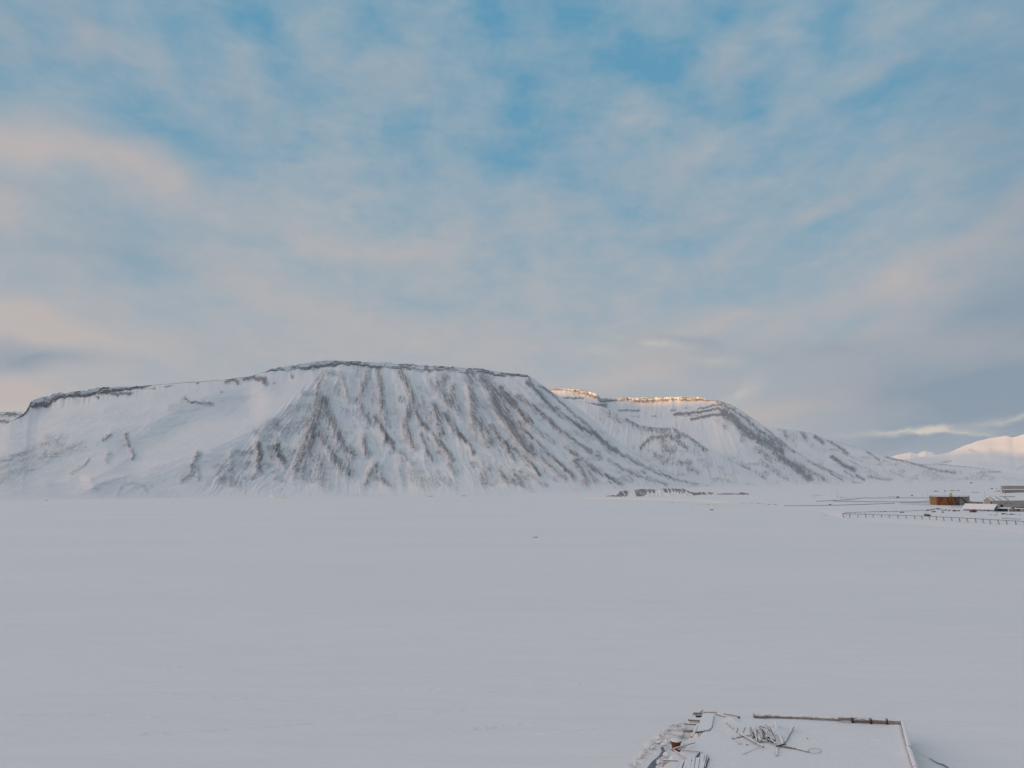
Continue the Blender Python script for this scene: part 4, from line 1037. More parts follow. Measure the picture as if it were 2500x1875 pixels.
while cnt < 280:
    if rnd.random() < .55: x, y = along(path, rnd.random()); x += rnd.gauss(0, 26); y += rnd.gauss(0, 18)
    else: x, y = along(path2, rnd.random()); x += rnd.gauss(0, 24); y += rnd.gauss(0, 16)
    if inside_lead(x, y) and rnd.random() < .85: continue
    p = at(*r7(x, y), 0)
    o = bpy.data.objects.new('ice_block', chunks[cnt % 7]); COL.objects.link(o)
    s_ = rnd.choice([.07, .09, .12, .15, .2, .28]) * rnd.uniform(.8, 1.25)
    o.location = (p[0], p[1], s_ * .15 + rnd.uniform(.0, .25)); o.scale = (s_ * rnd.uniform(.8, 1.4), s_ * rnd.uniform(.8, 1.4), s_)
    o.rotation_euler = (rnd.uniform(-.6, .6), rnd.uniform(-.6, .6), rnd.uniform(0, 6.28))
    tag(o, 'pale ice block in the rubble between the open crack and the quay', 'ice block', 'ice blocks in the rubble beside the quay'); cnt += 1
for lab, (x, y), s_, k in [('blue ice block standing highest at the far end of the rubble', (900, 366), .5, 1), ('big rounded cream snow block under the tan log', (880, 520), .6, 0), ('broad white block beside the rusty bollard, next to the open crack', (690, 655), .5, 4)]:
    o = bpy.data.objects.new('ice_block', chunks[k]); COL.objects.link(o); p = at(*r7(x, y), .3)
    o.location = (p[0], p[1], .35); o.scale = (s_ * 1.3, s_, s_ * 1.1); tag(o, lab, 'ice block', 'ice blocks in the rubble beside the quay')
# crack right of the quay; the bluish shade around it is a coloured sheet
ck_shade = [(1380,418),(1430,448),(1480,474),(1530,508),(1570,520),(1600,540),(1660,560),(1640,566),(1580,545),(1545,528),(1500,500),(1460,470),(1410,446)]
sheet('water_and_shade', [at(*r8(*p), 0) for p in ck_shade], .02, M['ice'])
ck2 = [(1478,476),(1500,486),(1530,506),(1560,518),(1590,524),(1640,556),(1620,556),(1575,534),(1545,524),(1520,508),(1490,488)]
sheet('water_and_shade', [at(*r8(*p), 0) for p in ck2], .03, M['lead'])

# ------------------------------------------------------------------ iceberg frozen in, and other small things on the ice
ip = at(684, 1217, 0)
import bmesh
bm = bmesh.new(); rr = random.Random(3)
for k in range(26):
    x = rr.uniform(-1, 1); y = rr.uniform(-.6, .6)
    bm.verts.new((x * 26, y * 18, -1)); bm.verts.new((x * 20 - 6, y * 12, 9.5 * (1 - .75 * max(0, (x + .3) / 1.3)) * rr.uniform(.8, 1)))
bmesh.ops.convex_hull(bm, input=bm.verts); bmesh.ops.bevel(bm, geom=list(bm.edges), offset=.5, segments=2, affect='EDGES')
me = bpy.data.meshes.new('iceberg'); bm.to_mesh(me); bm.free(); me.materials.append(M['cream'])
o = bpy.data.objects.new('iceberg', me); COL.objects.link(o); o.location = ip; o.scale = (1.2, .8, 1.1)
tag(o, 'small cream iceberg frozen in at the foot of the big mountain', 'iceberg')
def rocklet(px, py, wpx, hpx, mat, label, name='boulder', cat='boulder', land=True, group=None, seed=0):
    p = landpt(px, py) if land else at(px, py, 0)
    k = ppm(p); rr = random.Random(seed + int(px * 7 + py))
    bm = bmesh.new()
    for _ in range(12): bm.verts.new((rr.uniform(-.5, .5) * wpx * k, rr.uniform(-.5, .5) * wpx * k * .7, rr.uniform(-.1, 1) * hpx * k))
    for sx_ in (-.5, .5):
        bm.verts.new((sx_ * wpx * k, 0, 0)); 
    bmesh.ops.convex_hull(bm, input=bm.verts)
    me = bpy.data.meshes.new(name); bm.to_mesh(me); bm.free(); me.materials.append(M[mat])
    o = bpy.data.objects.new(name, me); COL.objects.link(o); o.location = p
    return tag(o, label, cat, group)
ICE = [(1307,1312,12,2.5,'scrap','dark driftwood lump alone on the open ice left of centre','driftwood'),
 (1361,1324,20,.8,'scrap','faint flat streak of debris on the open ice below the dark bluff','driftwood'),
 (1737,1245.5,9,2.2,'wood_dark','dark boulder on the shore ice in front of the bluff','boulder'),
 (1690,1247,3,1,'wood_dark','speck of rock left of the dark boulder on the shore ice','boulder'),
 (1643,1222,7,3,'scrap','brown rock pair just below the right end of the spit','boulder'),
 (1636,1221,4,2,'scrap','small brown rock touching the rock pair below the spit','boulder'),
 (113,1222.5,4,2,'wood_dark','tiny dark rock at the foot of the far left slope','boulder'),
 (1050,1212,14,1.6,'wood_dark','dark low rock streak on the ice edge under the twin dark gullies','boulder'),
 (1133,1211,12,1.2,'wood_dark','thin dark rock streak on the ice edge right of the iceberg','boulder'),
 (1139,1332,3,.8,'wood_dark','dark fleck on the ice at the very middle of the fjord','driftwood'),
 (1945,1418,14,.5,'scrap','faint brown streak on the ice right of centre','driftwood'),
 (2312,1504,10,.7,'ice','small bluish ridge of ice on the right hand ice','driftwood')]
for px, py, w_, h_, mt, lb, nm in ICE:
    rocklet(px, py, w_, h_, mt, lb, nm, nm, land=False)
rocklet(1524, 1191.5, 4, 2, 'wood_dark', 'tiny hut sized rock on the fan left of the dark bluff')
# shore tide line of stones (region between bluff and the settlement)
rnd = random.Random(33)
for k in range(70):
    f_ = k / 69
    px = 1636 + f_ * 260 + rnd.uniform(-3, 3)
    if 1688 < px < 1700 or 1760 < px < 1796: continue
    py = 1229.5 + 3 * math.sin(px / 30) + (px - 1636) * .012 + rnd.uniform(-1, 1)
    rocklet(px, py, rnd.uniform(2, 6), rnd.uniform(.6, 1.3), 'scrap', 'low stone in the dark tide line in front of the bluff', 'stone', 'stone', True, 'stones in the tide line')
# pressure ridge (track) on the right hand ice
trk = [at(*p, 0) for p in [(1940,1395),(2050,1410),(2150,1437),(2250,1470),(2330,1500),(2400,1530),(2500,1572),(2600,1610)]]
strip_terrain('snow_ridge', trk, .35, .10, M['cream'], 840, 500)
strip_terrain('snow_ridge', [at(*p, 0) for p in [(2110,1440),(2200,1470),(2320,1502),(2420,1540)]], .3, .07, M['cream'], 845, 300)

rnd = random.Random(91)
for k in range(18):
    px = rnd.uniform(60, 1500) if k < 13 else rnd.uniform(1500, 2450); py = rnd.uniform(1330, 1830) if k < 13 else rnd.uniform(1330, 1640)
    q = at(px, py, 0); L_ = rnd.uniform(.10, .30) * q[1]; an = rnd.uniform(-.12, .22)
    strip_terrain('snow_drift', [(q[0] + L_ * (f_ - .5) * math.cos(an), q[1] + L_ * (f_ - .5) * math.sin(an) + rnd.uniform(-.01, .01) * q[1], 0) for f_ in (0, .3, .6, 1)], rnd.uniform(.006, .012) * q[1], .26, SNOW, 860 + k, 120)
# ------------------------------------------------------------------ settlement: fuel tank
tp = landpt(2319, 1234); tk = ppm(tp)
TR = 50 * tk / math.sqrt(1 + (tp[0] / tp[1]) ** 2) * 1.0; TH = 21 * tk
def mat_tank():
    m, t, b = new_mat('rusting_tank_paint'); P = t.node('ShaderNodeTexCoord').outputs['Object']
    x, y, z = t.sep(P)[:3]
    ang = t.math('ARCTAN2', x, t.math('MULTIPLY', y, -1.0))
    q = t.comb(t.math('MULTIPLY', ang, 6.0), t.math('MULTIPLY', z, 0.10), 0.0)
    n = t.noise(q, 1.0, 6, 0.65, 0.3)
    n2 = t.noise(t.comb(t.math('MULTIPLY', ang, 22.0), t.math('MULTIPLY', z, 0.06), 3.0), 1.0, 4, 0.6)
    v = t.math('ADD', t.math('MULTIPLY', n, 0.6), t.math('MULTIPLY', n2, 0.4))
    rust = t.mix(t.maprange(v, 0.40, 0.60), (0.075, 0.028, 0.016, 1), (0.22, 0.085, 0.035, 1))
    # unrusted paint on the right, paler light put into its colour; dark green plate between
    a2 = t.math('ADD', ang, t.math('MULTIPLY', t.math('SUBTRACT', n, .5), .12))
    pale = t.maprange(a2, -0.02 + .32, .06 + .32); green = t.math('MULTIPLY', t.maprange(a2, .28, .34), t.maprange(a2, .55, .49))
    left = t.maprange(a2, -.74, -.62)
    rust = t.mix(left, (0.30, 0.17, 0.08, 1), rust)
    c = t.mix(pale, rust, (0.25, 0.245, 0.21, 1))
    c = t.mix(green, c, (0.045, 0.055, 0.05, 1))
    c = t.mix(t.maprange(t.math('MULTIPLY', t.noise(P, 0.2, 4, .6), pale), .5, .65), c, (0.16, 0.10, 0.07, 1))
    t.put(b.inputs['Base Color'], c); b.inputs['Roughness'].default_value = 0.85
    return m
yawT = -math.atan2(tp[0], tp[1])
tank = tag(empty('fuel_tank', (tp[0] * (1 + TR / tp[1] * .85), tp[1] + TR * .85, tp[2] - 1), yawT), 'huge rusty orange round fuel tank with pale right side and snow on its roof', 'fuel tank')
TH += 1
def cyl(r0, r1, z0, z1, n=96):
    m_ = MB(); vs = [((r0 if k < n else r1) * math.cos(2*math.pi*(k % n)/n), (r0 if k < n else r1) * math.sin(2*math.pi*(k % n)/n), z0 if k < n else z1) for k in range(2*n)]
    m_.add(vs, [(j, (j+1) % n, n+(j+1) % n, n+j) for j in range(n)] + [tuple(range(n, 2*n)), tuple(reversed(range(n)))]); return m_
cyl(TR, TR, 0, TH).build('shell', mat_tank(), tank)
for z_ in (TH * .33, TH * .66): cyl(TR + .06, TR + .06, z_ - .08, z_ + .08).build('ring', M['rust'], tank)
cyl(TR - .3, TR * .5, TH + .02, TH + 1.0).build('roof', M['roofsnow'], tank)
cyl(TR + .25, TR + .25, TH - .25, TH).build('rim', M['scrap'], tank)
m_ = MB(); n = 60
for j in range(n):
    a0 = 2*math.pi*j/n; a1 = 2*math.pi*(j+1)/n
    p0 = (TR*math.cos(a0), TR*math.sin(a0)); p1 = (TR*math.cos(a1), TR*math.sin(a1))
    m_.bar((*p0, TH), (*p0, TH + 1.1), .06, 5); m_.bar((*p0, TH + 1.1), (*p1, TH + 1.1), .06, 5)
m_.build('railing', M['rust'], tank)
m_ = MB()
for j in range(24):                                        # stair winding down the right side
    f_ = j / 23; a0 = -math.pi/2 + .50 + f_ * .67; z_ = TH * (1 - f_ * .92)
    c = Vector((math.cos(a0), math.sin(a0), 0)) * (TR + .6); c.z = z_
    tdir = Vector((-math.sin(a0), math.cos(a0), 0))
    m_.beam(c - tdir * .45, c + tdir * .45, 1.1, .5)
    m_.bar(c, c + Vector((0, 0, 1.2)), .07, 5)
m_.build('stair', M['wood_dark'], tank)
m_ = MB(); a0 = -math.pi/2 + .10; c = Vector((math.cos(a0), math.sin(a0), 0)) * (TR - 1.8)
m_.box(c.x - 1.7, c.y - 1.2, TH, c.x + 1.7, c.y + 1.2, TH + 3.9); m_.box(c.x - .4, c.y - 1.3, TH + 3.9, c.x + 1.5, c.y + .6, TH + 5.0)
m_.build('hatch_house', M['yellow'], tank)
for a0 in (-math.pi/2 - 1.15, -math.pi/2 + 1.12):
    m_ = MB(); c = Vector((math.cos(a0), math.sin(a0), 0)) * (TR + .5); m_.bar((c.x, c.y, 0), (c.x, c.y, TH + 1.6), .22, 6); m_.build('standpipe', M['yellow'], tank)

# ------------------------------------------------------------------ buildings
def gable_house(name, label, px, py, L, Wd, hw, hr, yaw, wall, roof, eave=.5, cat='building', anchor='left', windows=(), doors=(), group=None, sink=1.5, gable_mat=None, roofth=.35):
    p = landpt(px, py)
    e = tag(empty(name, (p[0], p[1], p[2] - sink), yaw), label, cat, group); hw += sink
    ox = 0 if anchor == 'left' else -L
    m_ = MB()
    m_.box(ox, 0, 0, ox + L, Wd, hw)
    m_.build('wall', M[wall], e)
    m_ = MB()
    for xx in (ox - .02, ox + L + .02):
        s_ = .12 if xx < ox + 1 else -.12
        vs = [(xx, 0, hw), (xx, Wd, hw), (xx, Wd / 2, hw + hr), (xx + s_, 0, hw), (xx + s_, Wd, hw), (xx + s_, Wd / 2, hw + hr)]
        m_.add(vs, [(0,1,2),(3,5,4),(0,2,5,3),(1,4,5,2),(0,3,4,1)])
    m_.build('gable', M[gable_mat or wall], e)
    m_ = MB(); t_ = roofth
    for s_ in (0, 1):
        y0 = -eave if s_ == 0 else Wd + eave; z0 = hw - eave * hr / (Wd / 2)
        vs = [(ox - eave, y0, z0), (ox + L + eave, y0, z0), (ox + L + eave, Wd/2, hw + hr), (ox - eave, Wd/2, hw + hr)]
        vs += [(a, b, c + t_) for a, b, c in vs]
        m_.add(vs, [(0,1,2,3),(7,6,5,4),(0,4,5,1),(1,5,6,2),(2,6,7,3),(3,7,4,0)])
    m_.build('roof', M[roof], e)
    for (x0, z0, ww, hh) in windows:
        m_ = MB(); m_.box(ox + x0, -.06, sink + z0, ox + x0 + ww, -.01, sink + z0 + hh); f_ = m_.build('window', M['frosted'], e)
        m_ = MB(); m_.box(ox + x0 + .12, -.09, sink + z0 + .12, ox + x0 + ww - .12, -.065, sink + z0 + hh - .12); m_.build('pane', M['glass'], f_)
    for (x0, ww, hh) in doors:
        m_ = MB(); m_.box(ox + x0, -.07, sink, ox + x0 + ww, -.01, sink + hh); m_.build('door', M['dark'], e)
    return e
k5 = ppm(landpt(*r5(1650, 580))) / 7.373
wh = gable_house('warehouse', 'long grey beige warehouse with snowy roof and its gable end to the left', *r5(1650, 580), 62, 15, 122 * k5, 58 * k5, 0.0, 'beige', 'roofsnow', eave=.3,
   doors=((9, 3, 3.2), (26, 8, 1.2), (34, 5, 1.4)), windows=((15, 4.2, 1.6, 1.0), (20, 4.2, 1.6, 1.0), (45, 4.2, 1.6, 1.0)))
for xx in (0.2, 7.5, 16.5):                       # dark roof seams / vents
    m_ = MB(); hw_ = 122 * k5 + 1.5; hr_ = 58 * k5
    m_.beam((xx + 2.0, 7.5, hw_ + hr_ + .45), (xx + 2.6, -.3, hw_ + .42), .8, .25); m_.build('roof_seam', M['dark'], wh)
m_ = MB(); m_.box(14, 7, 122*k5 + 1.5 + 58*k5, 32, 8.4, 122*k5 + 1.5 + 58*k5 + .9); m_.build('ridge_vent', M['roofgrey'], wh)
m_ = MB(); m_.box(-.25, .6, 1.5 + 3, -.03, 2.8, 1.5 + 6.2); m_.build('side_door', M['dark'], wh)
gable_house('annex', 'low brown annex shed left of the warehouse gable behind the blue roofed house', *r5(1310, 528), 10, 8, 52 * k5, 10 * k5, 0.05, 'beige2', 'roofsnow', eave=.3, doors=((4, 1.2, 2),))
gable_house('workshop', 'small brown lean-to against the left side of the warehouse gable', *r5(1400, 522), 6, 5, 46 * k5, 8 * k5, 0.0, 'beige', 'roofsnow', eave=.2, windows=((2, 1, 1, 1),))
k6 = ppm(landpt(*r5(1370, 648))) / 7.373
hb_ = gable_house('house', 'low house with wide snow roof, pale blue walls and a teal gable to the right', *r5(1665, 655), 29, 10, 42 * k6, 76 * k6, -math.radians(64), 'pblue', 'roofsnow', eave=.9, anchor='right', gable_mat='teal', roofth=.6,
   windows=((20, .6, 1.3, 1.2), (6, .6, 1.3, 1.2)), doors=((23.5, 1.1, 2.1),))
for yy in (2.0, 5.0, 7.4):
    m_ = MB(); m_.box(.02, yy, 1.5 + .5, .08, yy + 1.2, 1.5 + 1.7); m_.build('window', M['glass'], hb_)
k7 = ppm(landpt(*r5(1880, 322))) / 7.373
up = gable_house('storehouse', 'long two tiered grey shed higher up the slope at the right edge', *r5(1862, 322), 60, 9, 58 * k7, 2, 0.0, 'beige2', 'roofsnow', eave=.2)
p = up
m_ = MB(); zt_ = 58 * k7 + 1.5
m_.box(1, 4.5, zt_, 60, 12, zt_ + 60 * k7); m_.build('upper_wall', M['beige'], up)
m_ = MB(); m_.box(.5, 4, zt_ + 60 * k7, 60.5, 12.5, zt_ + 72 * k7); m_.build('upper_roof', M['roofgrey'], up)
for xx in np.arange(3, 58, 6.0):
    m_ = MB(); m_.box(xx, 4.42, zt_ + 14 * k7, xx + 3.4, 4.49, zt_ + 24 * k7); m_.build('window', M['glass'], up)
for xx in np.arange(2, 58, 7.0):
    m_ = MB(); m_.box(xx, -.08, 2.2, xx + 3.0, -.01, 3.6); m_.build('window', M['glass'], up)

def crate(px0, py, wpx, hpx, mat, label, name='container', cat='container', depth=3.0, top='snowcap', yaw=0.0, group=None):
    p = landpt(px0, py); k = ppm(p)
    e = tag(empty(name, (p[0], p[1], p[2] - .4), yaw), label, cat, group)
    w_ = wpx * k; h_ = hpx * k + .4
    m_ = MB(); m_.box(0, 0, 0, w_, depth, h_)
    nrib = max(2, int(w_ / .8))
    for j in range(nrib): m_.box(w_ * (j + .3) / nrib, -.08, .1, w_ * (j + .7) / nrib, -.005, h_ - .15)
    m_.build('body', M[mat], e)
    m_ = MB(); m_.box(-.05, -.1, h_ + .005, w_ + .05, depth + .1, h_ + .25); m_.build('snow_cover', M[top], e)
    m_ = MB(); m_.box(w_ * .42, -.16, .3, w_ * .58, -.085, h_ - .3); m_.build('door', M['dark'], e)
    return e
crate(*r5(1268, 672), 97 / 7.373, 54 / 7.373, 'redbrown', 'red brown container box standing in front of the snow roofed house', yaw=.02)
crate(*r5(1775, 658), 34 / 7.373, 56 / 7.373, 'dark', 'black container box right beside the teal gable', depth=4)
crate(*r5(1822, 656), 104 / 7.373, 50 / 7.373, 'dgreen', 'dark green container between the teal house and the brown shed', depth=4)
crate(*r5(1992, 657), 86 / 7.373, 48 / 7.373, 'beige2', 'brown grey shed box, left one of the pair below the warehouse', 'shed', 'shed', 4)
crate(*r5(2082, 656), 100 / 7.373, 46 / 7.373, 'scrap', 'dark brown shed box, right one of the pair below the warehouse', 'shed', 'shed', 4)
crate(*r5(2192, 660), 60 / 7.373, 50 / 7.373, 'beige', 'pale box at the right edge of the frame below the warehouse', 'shed', 'shed', 4)
crate(*r5(2100, 590), 112 / 7.373, 20 / 7.373, 'dark', 'flat black trailer parked along the warehouse wall', 'trailer', 'trailer', 3)
crate(*r5(2010, 610), 40 / 7.373, 40 / 7.373, 'redbrown', 'narrow rusty cabin behind the pair of shed boxes', 'cabin', 'cabin', 3)

# boiler tank lying by the pipeline
p = landpt(*r5(428, 738)); k = ppm(p) / 7.373
e = tag(empty('boiler', p), 'brown rusty boiler cylinder lying on the snow behind the shore pipeline', 'boiler')
m_ = MB(); m_.bar((0, 0, 20 * k), (64 * k, 0, 20 * k), 24 * k, 14); m_.build('drum', M['scrap'], e)
m_ = MB(); m_.bar((64 * k, 0, 16 * k), (100 * k, 0, 16 * k), 16 * k, 12); m_.build('firebox', M['redbrown'], e)
m_ = MB(); m_.bar((12 * k, 0, 35 * k), (12 * k, 0, 52 * k), 6 * k, 8); m_.build('dome', M['scrap'], e)

# ------------------------------------------------------------------ pipelines on trestles
def pipeline(name, label, posts, mat='pipe', r=.22, post_r=.13, cat='pipeline', lean=0.0, cross=False, group=None, hmin=0.3, xb=False):
    """posts: list of (px, py_top, py_bottom)"""
    e = tag(empty(name), label, cat, group)
    base = []; tops = []
    for px, yt, yb in posts:
        b_ = Vector(landpt(px, yb)); k = ppm(b_); h = max((yb - yt) * k, hmin)
        base.append(b_); tops.append(b_ + Vector((0, 0, h)))
    o0 = base[0].copy(); e.location = o0
    for i, (b_, t_) in enumerate(zip(base, tops)):
        m_ = MB(); b2 = b_ - o0 + Vector((lean + random.uniform(-.3, .3), -abs(lean) * .3, -.5)); t2 = t_ - o0 + Vector((0, 0, random.uniform(-.05, .3)))
        m_.bar(b2, t2, post_r, 6)
        if cross:
            m_.bar(b2 + Vector((-.1, 1.5, 0)), t2 + Vector((0, .1, 0)), post_r * .8, 6); m_.bar(t2 + Vector((-.4, 0, 0)), t2 + Vector((.4, 0, 0)), post_r * .8, 6)
        m_.build('post', M[mat], e)
    m_ = MB()
    for a_, b_ in zip(tops[:-1], tops[1:]): m_.bar(a_ - o0, b_ - o0, r, 8)
    m_.build('pipe', M[mat], e)
    return e
front = [(585,690,770),(695,700,770),(845,705,768),(985,708,765),(1115,712,758),(1270,716,765),(1410,720,768),(1565,724,778),(1710,728,783),(1865,734,793),(1995,738,795),(2130,743,800)]
front = [(*r6(a, b), 1160 + c / 7.373) for a, b, c in front]
front += [(*r5(a, b), 1160 + c / 7.373) for a, b, c in [(635,750,808),(765,758,822),(912,764,826),(1055,770,842),(1190,778,850),(1345,787,858),(1475,795,868),(1600,802,880),(1750,810,888),(1900,817,890),(2065,826,893),(2220,834,905),(2380,842,912),(2540,850,922)]]
pipeline('pipeline', 'long shore pipeline on leaning posts along the near edge of the land', front, r=.17, post_r=.15, lean=.7, cross=True)
back_ = [(572,692,745),(640,678,735),(715,675,712),(800,672,705),(885,668,700),(970,664,695),(1055,660,692),(1140,656,690),(1220,655,685),(1300,655,680),(1380,654,675),(1460,652,672),(1540,652,668),(1640,650,662),(1760,644,655),(1880,638,650),(2000,636,646),(2100,634,644)]
pipeline('pipeline', 'second thinner pipeline running right from the bend behind the shore pipeline', [(*r6(a, b), 1160 + c / 7.373) for a, b, c in back_], r=.16, post_r=.12)
pipeline('pipeline', 'long low pipe farthest left, reaching over the snow toward the dark bluff', [(*r6(a, b), 1160 + c / 7.373) for a, b, c in [(-480,552,560),(-300,552,560),(-120,550,558),(0,548,558),(90,548,556),(180,546,555),(270,545,553),(360,540,552),(450,541,548),(550,538,548),(640,535,545),(730,533,543),(820,530,540),(900,527,538),(980,525,534),(1070,521,530),(1200,517,524),(1340,513,520),(1500,510,518)]], r=.30, post_r=.2)
pipeline('pipeline', 'upper pipe rising from the pointed left tip toward the top of the tank', [(*r6(a, b), 1160 + c / 7.373) for a, b, c in [(100,470,480),(200,465,475),(320,460,472),(440,455,468),(560,448,462),(680,438,452),(800,428,442),(900,412,430),(1000,408,424),(1100,412,422),(1250,410,420),(1400,411,420),(1540,413,421),(1760,408,416),(1960,410,418),(2130,410,418)]], r=.38, post_r=.2)
pipeline('pipeline', 'lower pipe running flat from the pointed tip to the foot of the tank', [(*r6(a, b), 1160 + c / 7.373) for a, b, c in [(400,466,474),(520,470,478),(640,473,481),(740,474,482),(860,477,486),(1000,479,488),(1150,480,489),(1300,480,488),(1480,482,490),(1620,482,492),(1780,482,492),(1920,482,494),(2130,466,490)]], r=.34, post_r=.2)
comb = [(*r6(1610 + i * 21.5, 494 - i * .3), 1160 + (525 + i * .9) / 7.373) for i in range(25)]
pipeline('trestle', 'close set row of short posts carrying a pipe to the left foot of the tank', comb, r=.14, post_r=.13, cat='trestle')
comb2 = [(*r5(900 + i * 24, 566 + (i % 3)), 1160 + (588 + i * .3) / 7.373) for i in range(12)]
pipeline('trestle', 'row of dark stubs in the snow right below the pale side of the tank', comb2, r=.10, post_r=.13, cat='trestle')
pipeline('pipeline', 'short pipe on low stubs below the sheds near the right edge', [(*r5(a, b), 1160 + c / 7.373) for a, b, c in [(1820,778,784),(1940,783,790),(2040,790,798),(2150,792,798)]], r=.16, post_r=.14)

# ------------------------------------------------------------------ masts
def mast(px, yt, yb, label, arm=True):
    b_ = Vector(landpt(px, yb)); h = (yb - yt) * ppm(b_)
    e = tag(empty('mast', b_), label, 'mast')
    m_ = MB(); m_.bar((0, 0, -.5), (0, 0, h), .16, 6, taper=.4); m_.build('pole', M['pipe'], e)
    if arm: m_ = MB(); m_.bar((-.9, 0, h - .5), (.9, 0, h - .5), .1, 5); m_.build('crossarm', M['pipe'], e)
for X_, a, b, lb in [(480,310,382,'thin pole just left of the tank top'),(790,292,352,'thin pole rising behind the middle of the tank roof'),(1115,300,352,'thin pole rising behind the right part of the tank roof'),
    (1510,290,402,'tall pole above the warehouse gable'),(1885,322,402,'dark pole in front of the upper storehouse')]:
    q = r5(X_, a); mast(q[0], q[1], 1160 + b / 7.373, lb)
for X_, a, b, lb in [(50,372,412,'faint leftmost pole out on the flats'),(475,300,420,'faint pole above the pointed tip of the upper pipe'),(2018,330,405,'pole beside the small frame left of the tank'),(1240,365,405,'short post behind the middle of the upper pipe'),(1430,360,400,'short post with a sign right of the middle of the upper pipe')]:
    q = r6(X_, a); mast(q[0], q[1], 1160 + b / 7.373, lb)
for i in range(8):
    q = r6(540 + i * 42, 375 + i * 3); b_ = Vector(landpt(q[0], 1160 + (430 - i * 1) / 7.373)); h = 5.5 * ppm(b_)
    m_ = MB(); m_.bar((0, 0, -.5), (0, 0, h), .12, 5); o = m_.build('post', M['pipe']); o.location = b_
    tag(o, 'faint thin post standing behind the left half of the upper pipe', 'post', 'thin posts behind the upper pipe')

# ------------------------------------------------------------------ small things lying about the settlement
items = [
 (r5(592,666),70,20,'wood_dark','dark flat sledge below the scrap row left of the tank','sledge'),
 (r5(752,675),36,22,'wood_dark','small dark crate right of the flat sledge','crate'),
 (r6(1640,675),90,36,'scrap','dark tangle of scrap touching the second pipeline','scrap'),
 (r6(1566,403),62,24,'scrap','brown crate standing on the upper pipe line','crate'),
 (r6(1820,374),36,20,'wood_dark','dark little frame on a stalk left of the tank','frame'),
 (r6(345,545),46,24,'wood_dark','dark lump half way along the farthest left pipe','crate'),
 (r5(1268,145),42,20,'wood_dark','dark rock on the far slope above the tank roof','boulder'),
 (r5(1478,136),62,16,'wood_dark','dark flat boulder on the far slope, left end of the long streak','boulder'),
 (r5(2110,128),40,16,'wood_dark','dark rock above the roof of the upper storehouse','boulder'),
 (r5(1635,252),38,18,'wood_dark','dark square boulder left of the upper storehouse','boulder'),
 (r5(1350,640),120,14,'wood_dark','low dark plank pile to the left of the red brown container','plank pile'),
]
for (px, py), w_, h_, mt, lb, ct in items:
    rocklet(px, py, w_ / 7.373, h_ / 7.373, mt, lb, ct.replace(' ', '_'), ct)
rnd = random.Random(77)
def scatter(n, x0, y0, x1, y1, jy, wr, hr, mats, label, name, group, reg=r5):
    for k in range(n):
        f_ = rnd.random(); x = x0 + (x1 - x0) * f_; y = y0 + (y1 - y0) * f_ + rnd.uniform(-jy, jy)
        q = reg(x, y)
        rocklet(q[0], q[1], rnd.uniform(*wr) / 7.373, rnd.uniform(*hr) / 7.373, rnd.choice(mats), label, name, name.replace('_', ' '), True, group, seed=k)
scatter(22, 430, 640, 740, 606, 10, (18, 48), (8, 22), ['wood_dark', 'scrap', 'wood'], 'dark scrap piece in the row slanting up below the left part of the tank', 'scrap', 'scrap row below the tank')
scatter(9, 735, 640, 860, 635, 12, (18, 40), (14, 28), ['scrap', 'wood'], 'brown scrap piece below the middle of the tank', 'scrap', 'brown scrap below the tank')
scatter(10, 870, 648, 1045, 650, 5, (24, 52), (20, 32), ['redbrown', 'redbrown', 'scrap'], 'reddish broken crate in the heap below the right part of the tank', 'crate', 'reddish crates below the tank')
scatter(20, 1720, 692, 2060, 712, 8, (16, 42), (8, 24), ['wood_dark', 'scrap', 'wood'], 'dark scrap piece on the snow in front of the green container', 'scrap', 'scrap in front of the containers')
scatter(7, 1580, 718, 1750, 722, 4, (18, 36), (6, 12), ['scrap'], 'flat brown board half buried left of the scrap field', 'board', 'boards left of the scrap field')
scatter(6, 2110, 722, 2300, 722, 4, (20, 40), (6, 14), ['scrap', 'wood_dark'], 'low scrap piece near the right edge below the pale box', 'scrap', 'scrap near the right edge')
scatter(18, 540, 296, 1050, 278, 5, (16, 60), (5, 12), ['wood_dark', 'scrap'], 'dark stone in the line showing just above the tank roof', 'stone', 'stones above the tank roof')
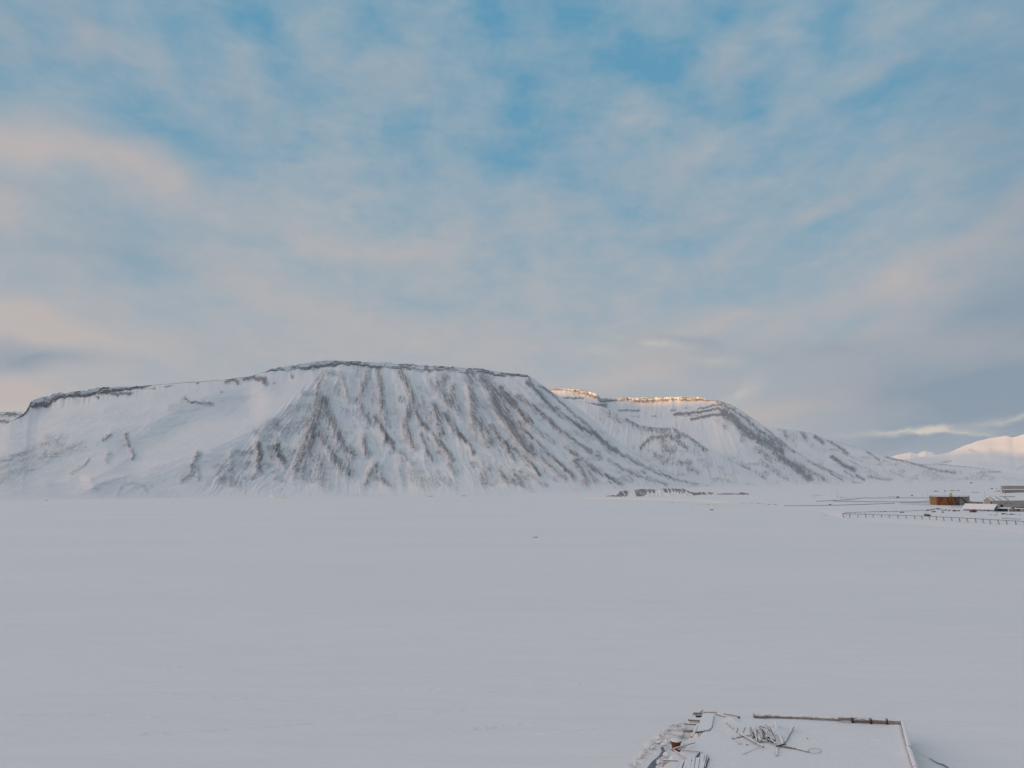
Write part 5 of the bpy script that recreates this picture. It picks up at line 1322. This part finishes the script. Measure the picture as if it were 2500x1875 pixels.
scatter(9, 1270, 314, 1420, 312, 3, (14, 34), (5, 9), ['wood_dark'], 'dark stone on the slope left of the tall gable pole', 'stone', 'stones left of the gable pole')
scatter(8, 1560, 138, 1930, 132, 2, (20, 60), (4, 7), ['wood_dark'], 'thin dark stone in the long streak on the far slope', 'stone', 'stones of the far streak')
scatter(9, 1690, 290, 1830, 292, 5, (14, 34), (6, 12), ['wood_dark'], 'dark stone beside the left end of the storehouse', 'stone', 'stones beside the storehouse')
scatter(6, 1700, 242, 1830, 236, 3, (14, 30), (4, 8), ['wood_dark'], 'small stone in the upper row left of the storehouse roof', 'stone', 'upper stones by the storehouse')
scatter(10, 1140, 662, 1540, 660, 4, (20, 50), (6, 12), ['wood_dark', 'scrap'], 'dark lump hanging about the middle of the second pipeline', 'scrap', 'lumps along the second pipeline', r6)
scatter(7, 1400, 387, 1520, 387, 2, (12, 30), (5, 9), ['wood_dark'], 'dark stone just above the middle of the upper pipe', 'stone', 'stones above the upper pipe', r6)
scatter(9, 0, 372, 250, 358, 3, (14, 34), (4, 8), ['scrap'], 'faint stone of the leftmost row on the flats', 'stone', 'faint stones on the flats', r6)
scatter(6, 480, 372, 560, 405, 6, (10, 26), (5, 8), ['scrap'], 'faint stone above the pointed tip of the pipes', 'stone', 'stones above the pipe tip', r6)
scatter(7, 180, 722, 290, 726, 3, (14, 34), (4, 7), ['scrap'], 'brown stone on the shore left of the pipeline bend', 'stone', 'stones left of the bend', r6)


# ------------------------------------------------------------------ thin frosty air
hz = MB(); hz.box(-29900, -29900, -40, 29900, 29900, 1420)
hm = bpy.data.materials.new('haze'); hm.use_nodes = True
ht = hm.node_tree; ht.nodes.remove(ht.nodes['Principled BSDF'])
pv = ht.nodes.new('ShaderNodeVolumePrincipled')
pv.inputs['Color'].default_value = (0.86, 0.92, 1.0, 1)
pv.inputs['Density'].default_value = 0.8e-5
pv.inputs['Anisotropy'].default_value = 0.1
ht.links.new(pv.outputs[0], ht.nodes['Material Output'].inputs['Volume'])
tag(hz.build('haze', hm), kind='stuff')
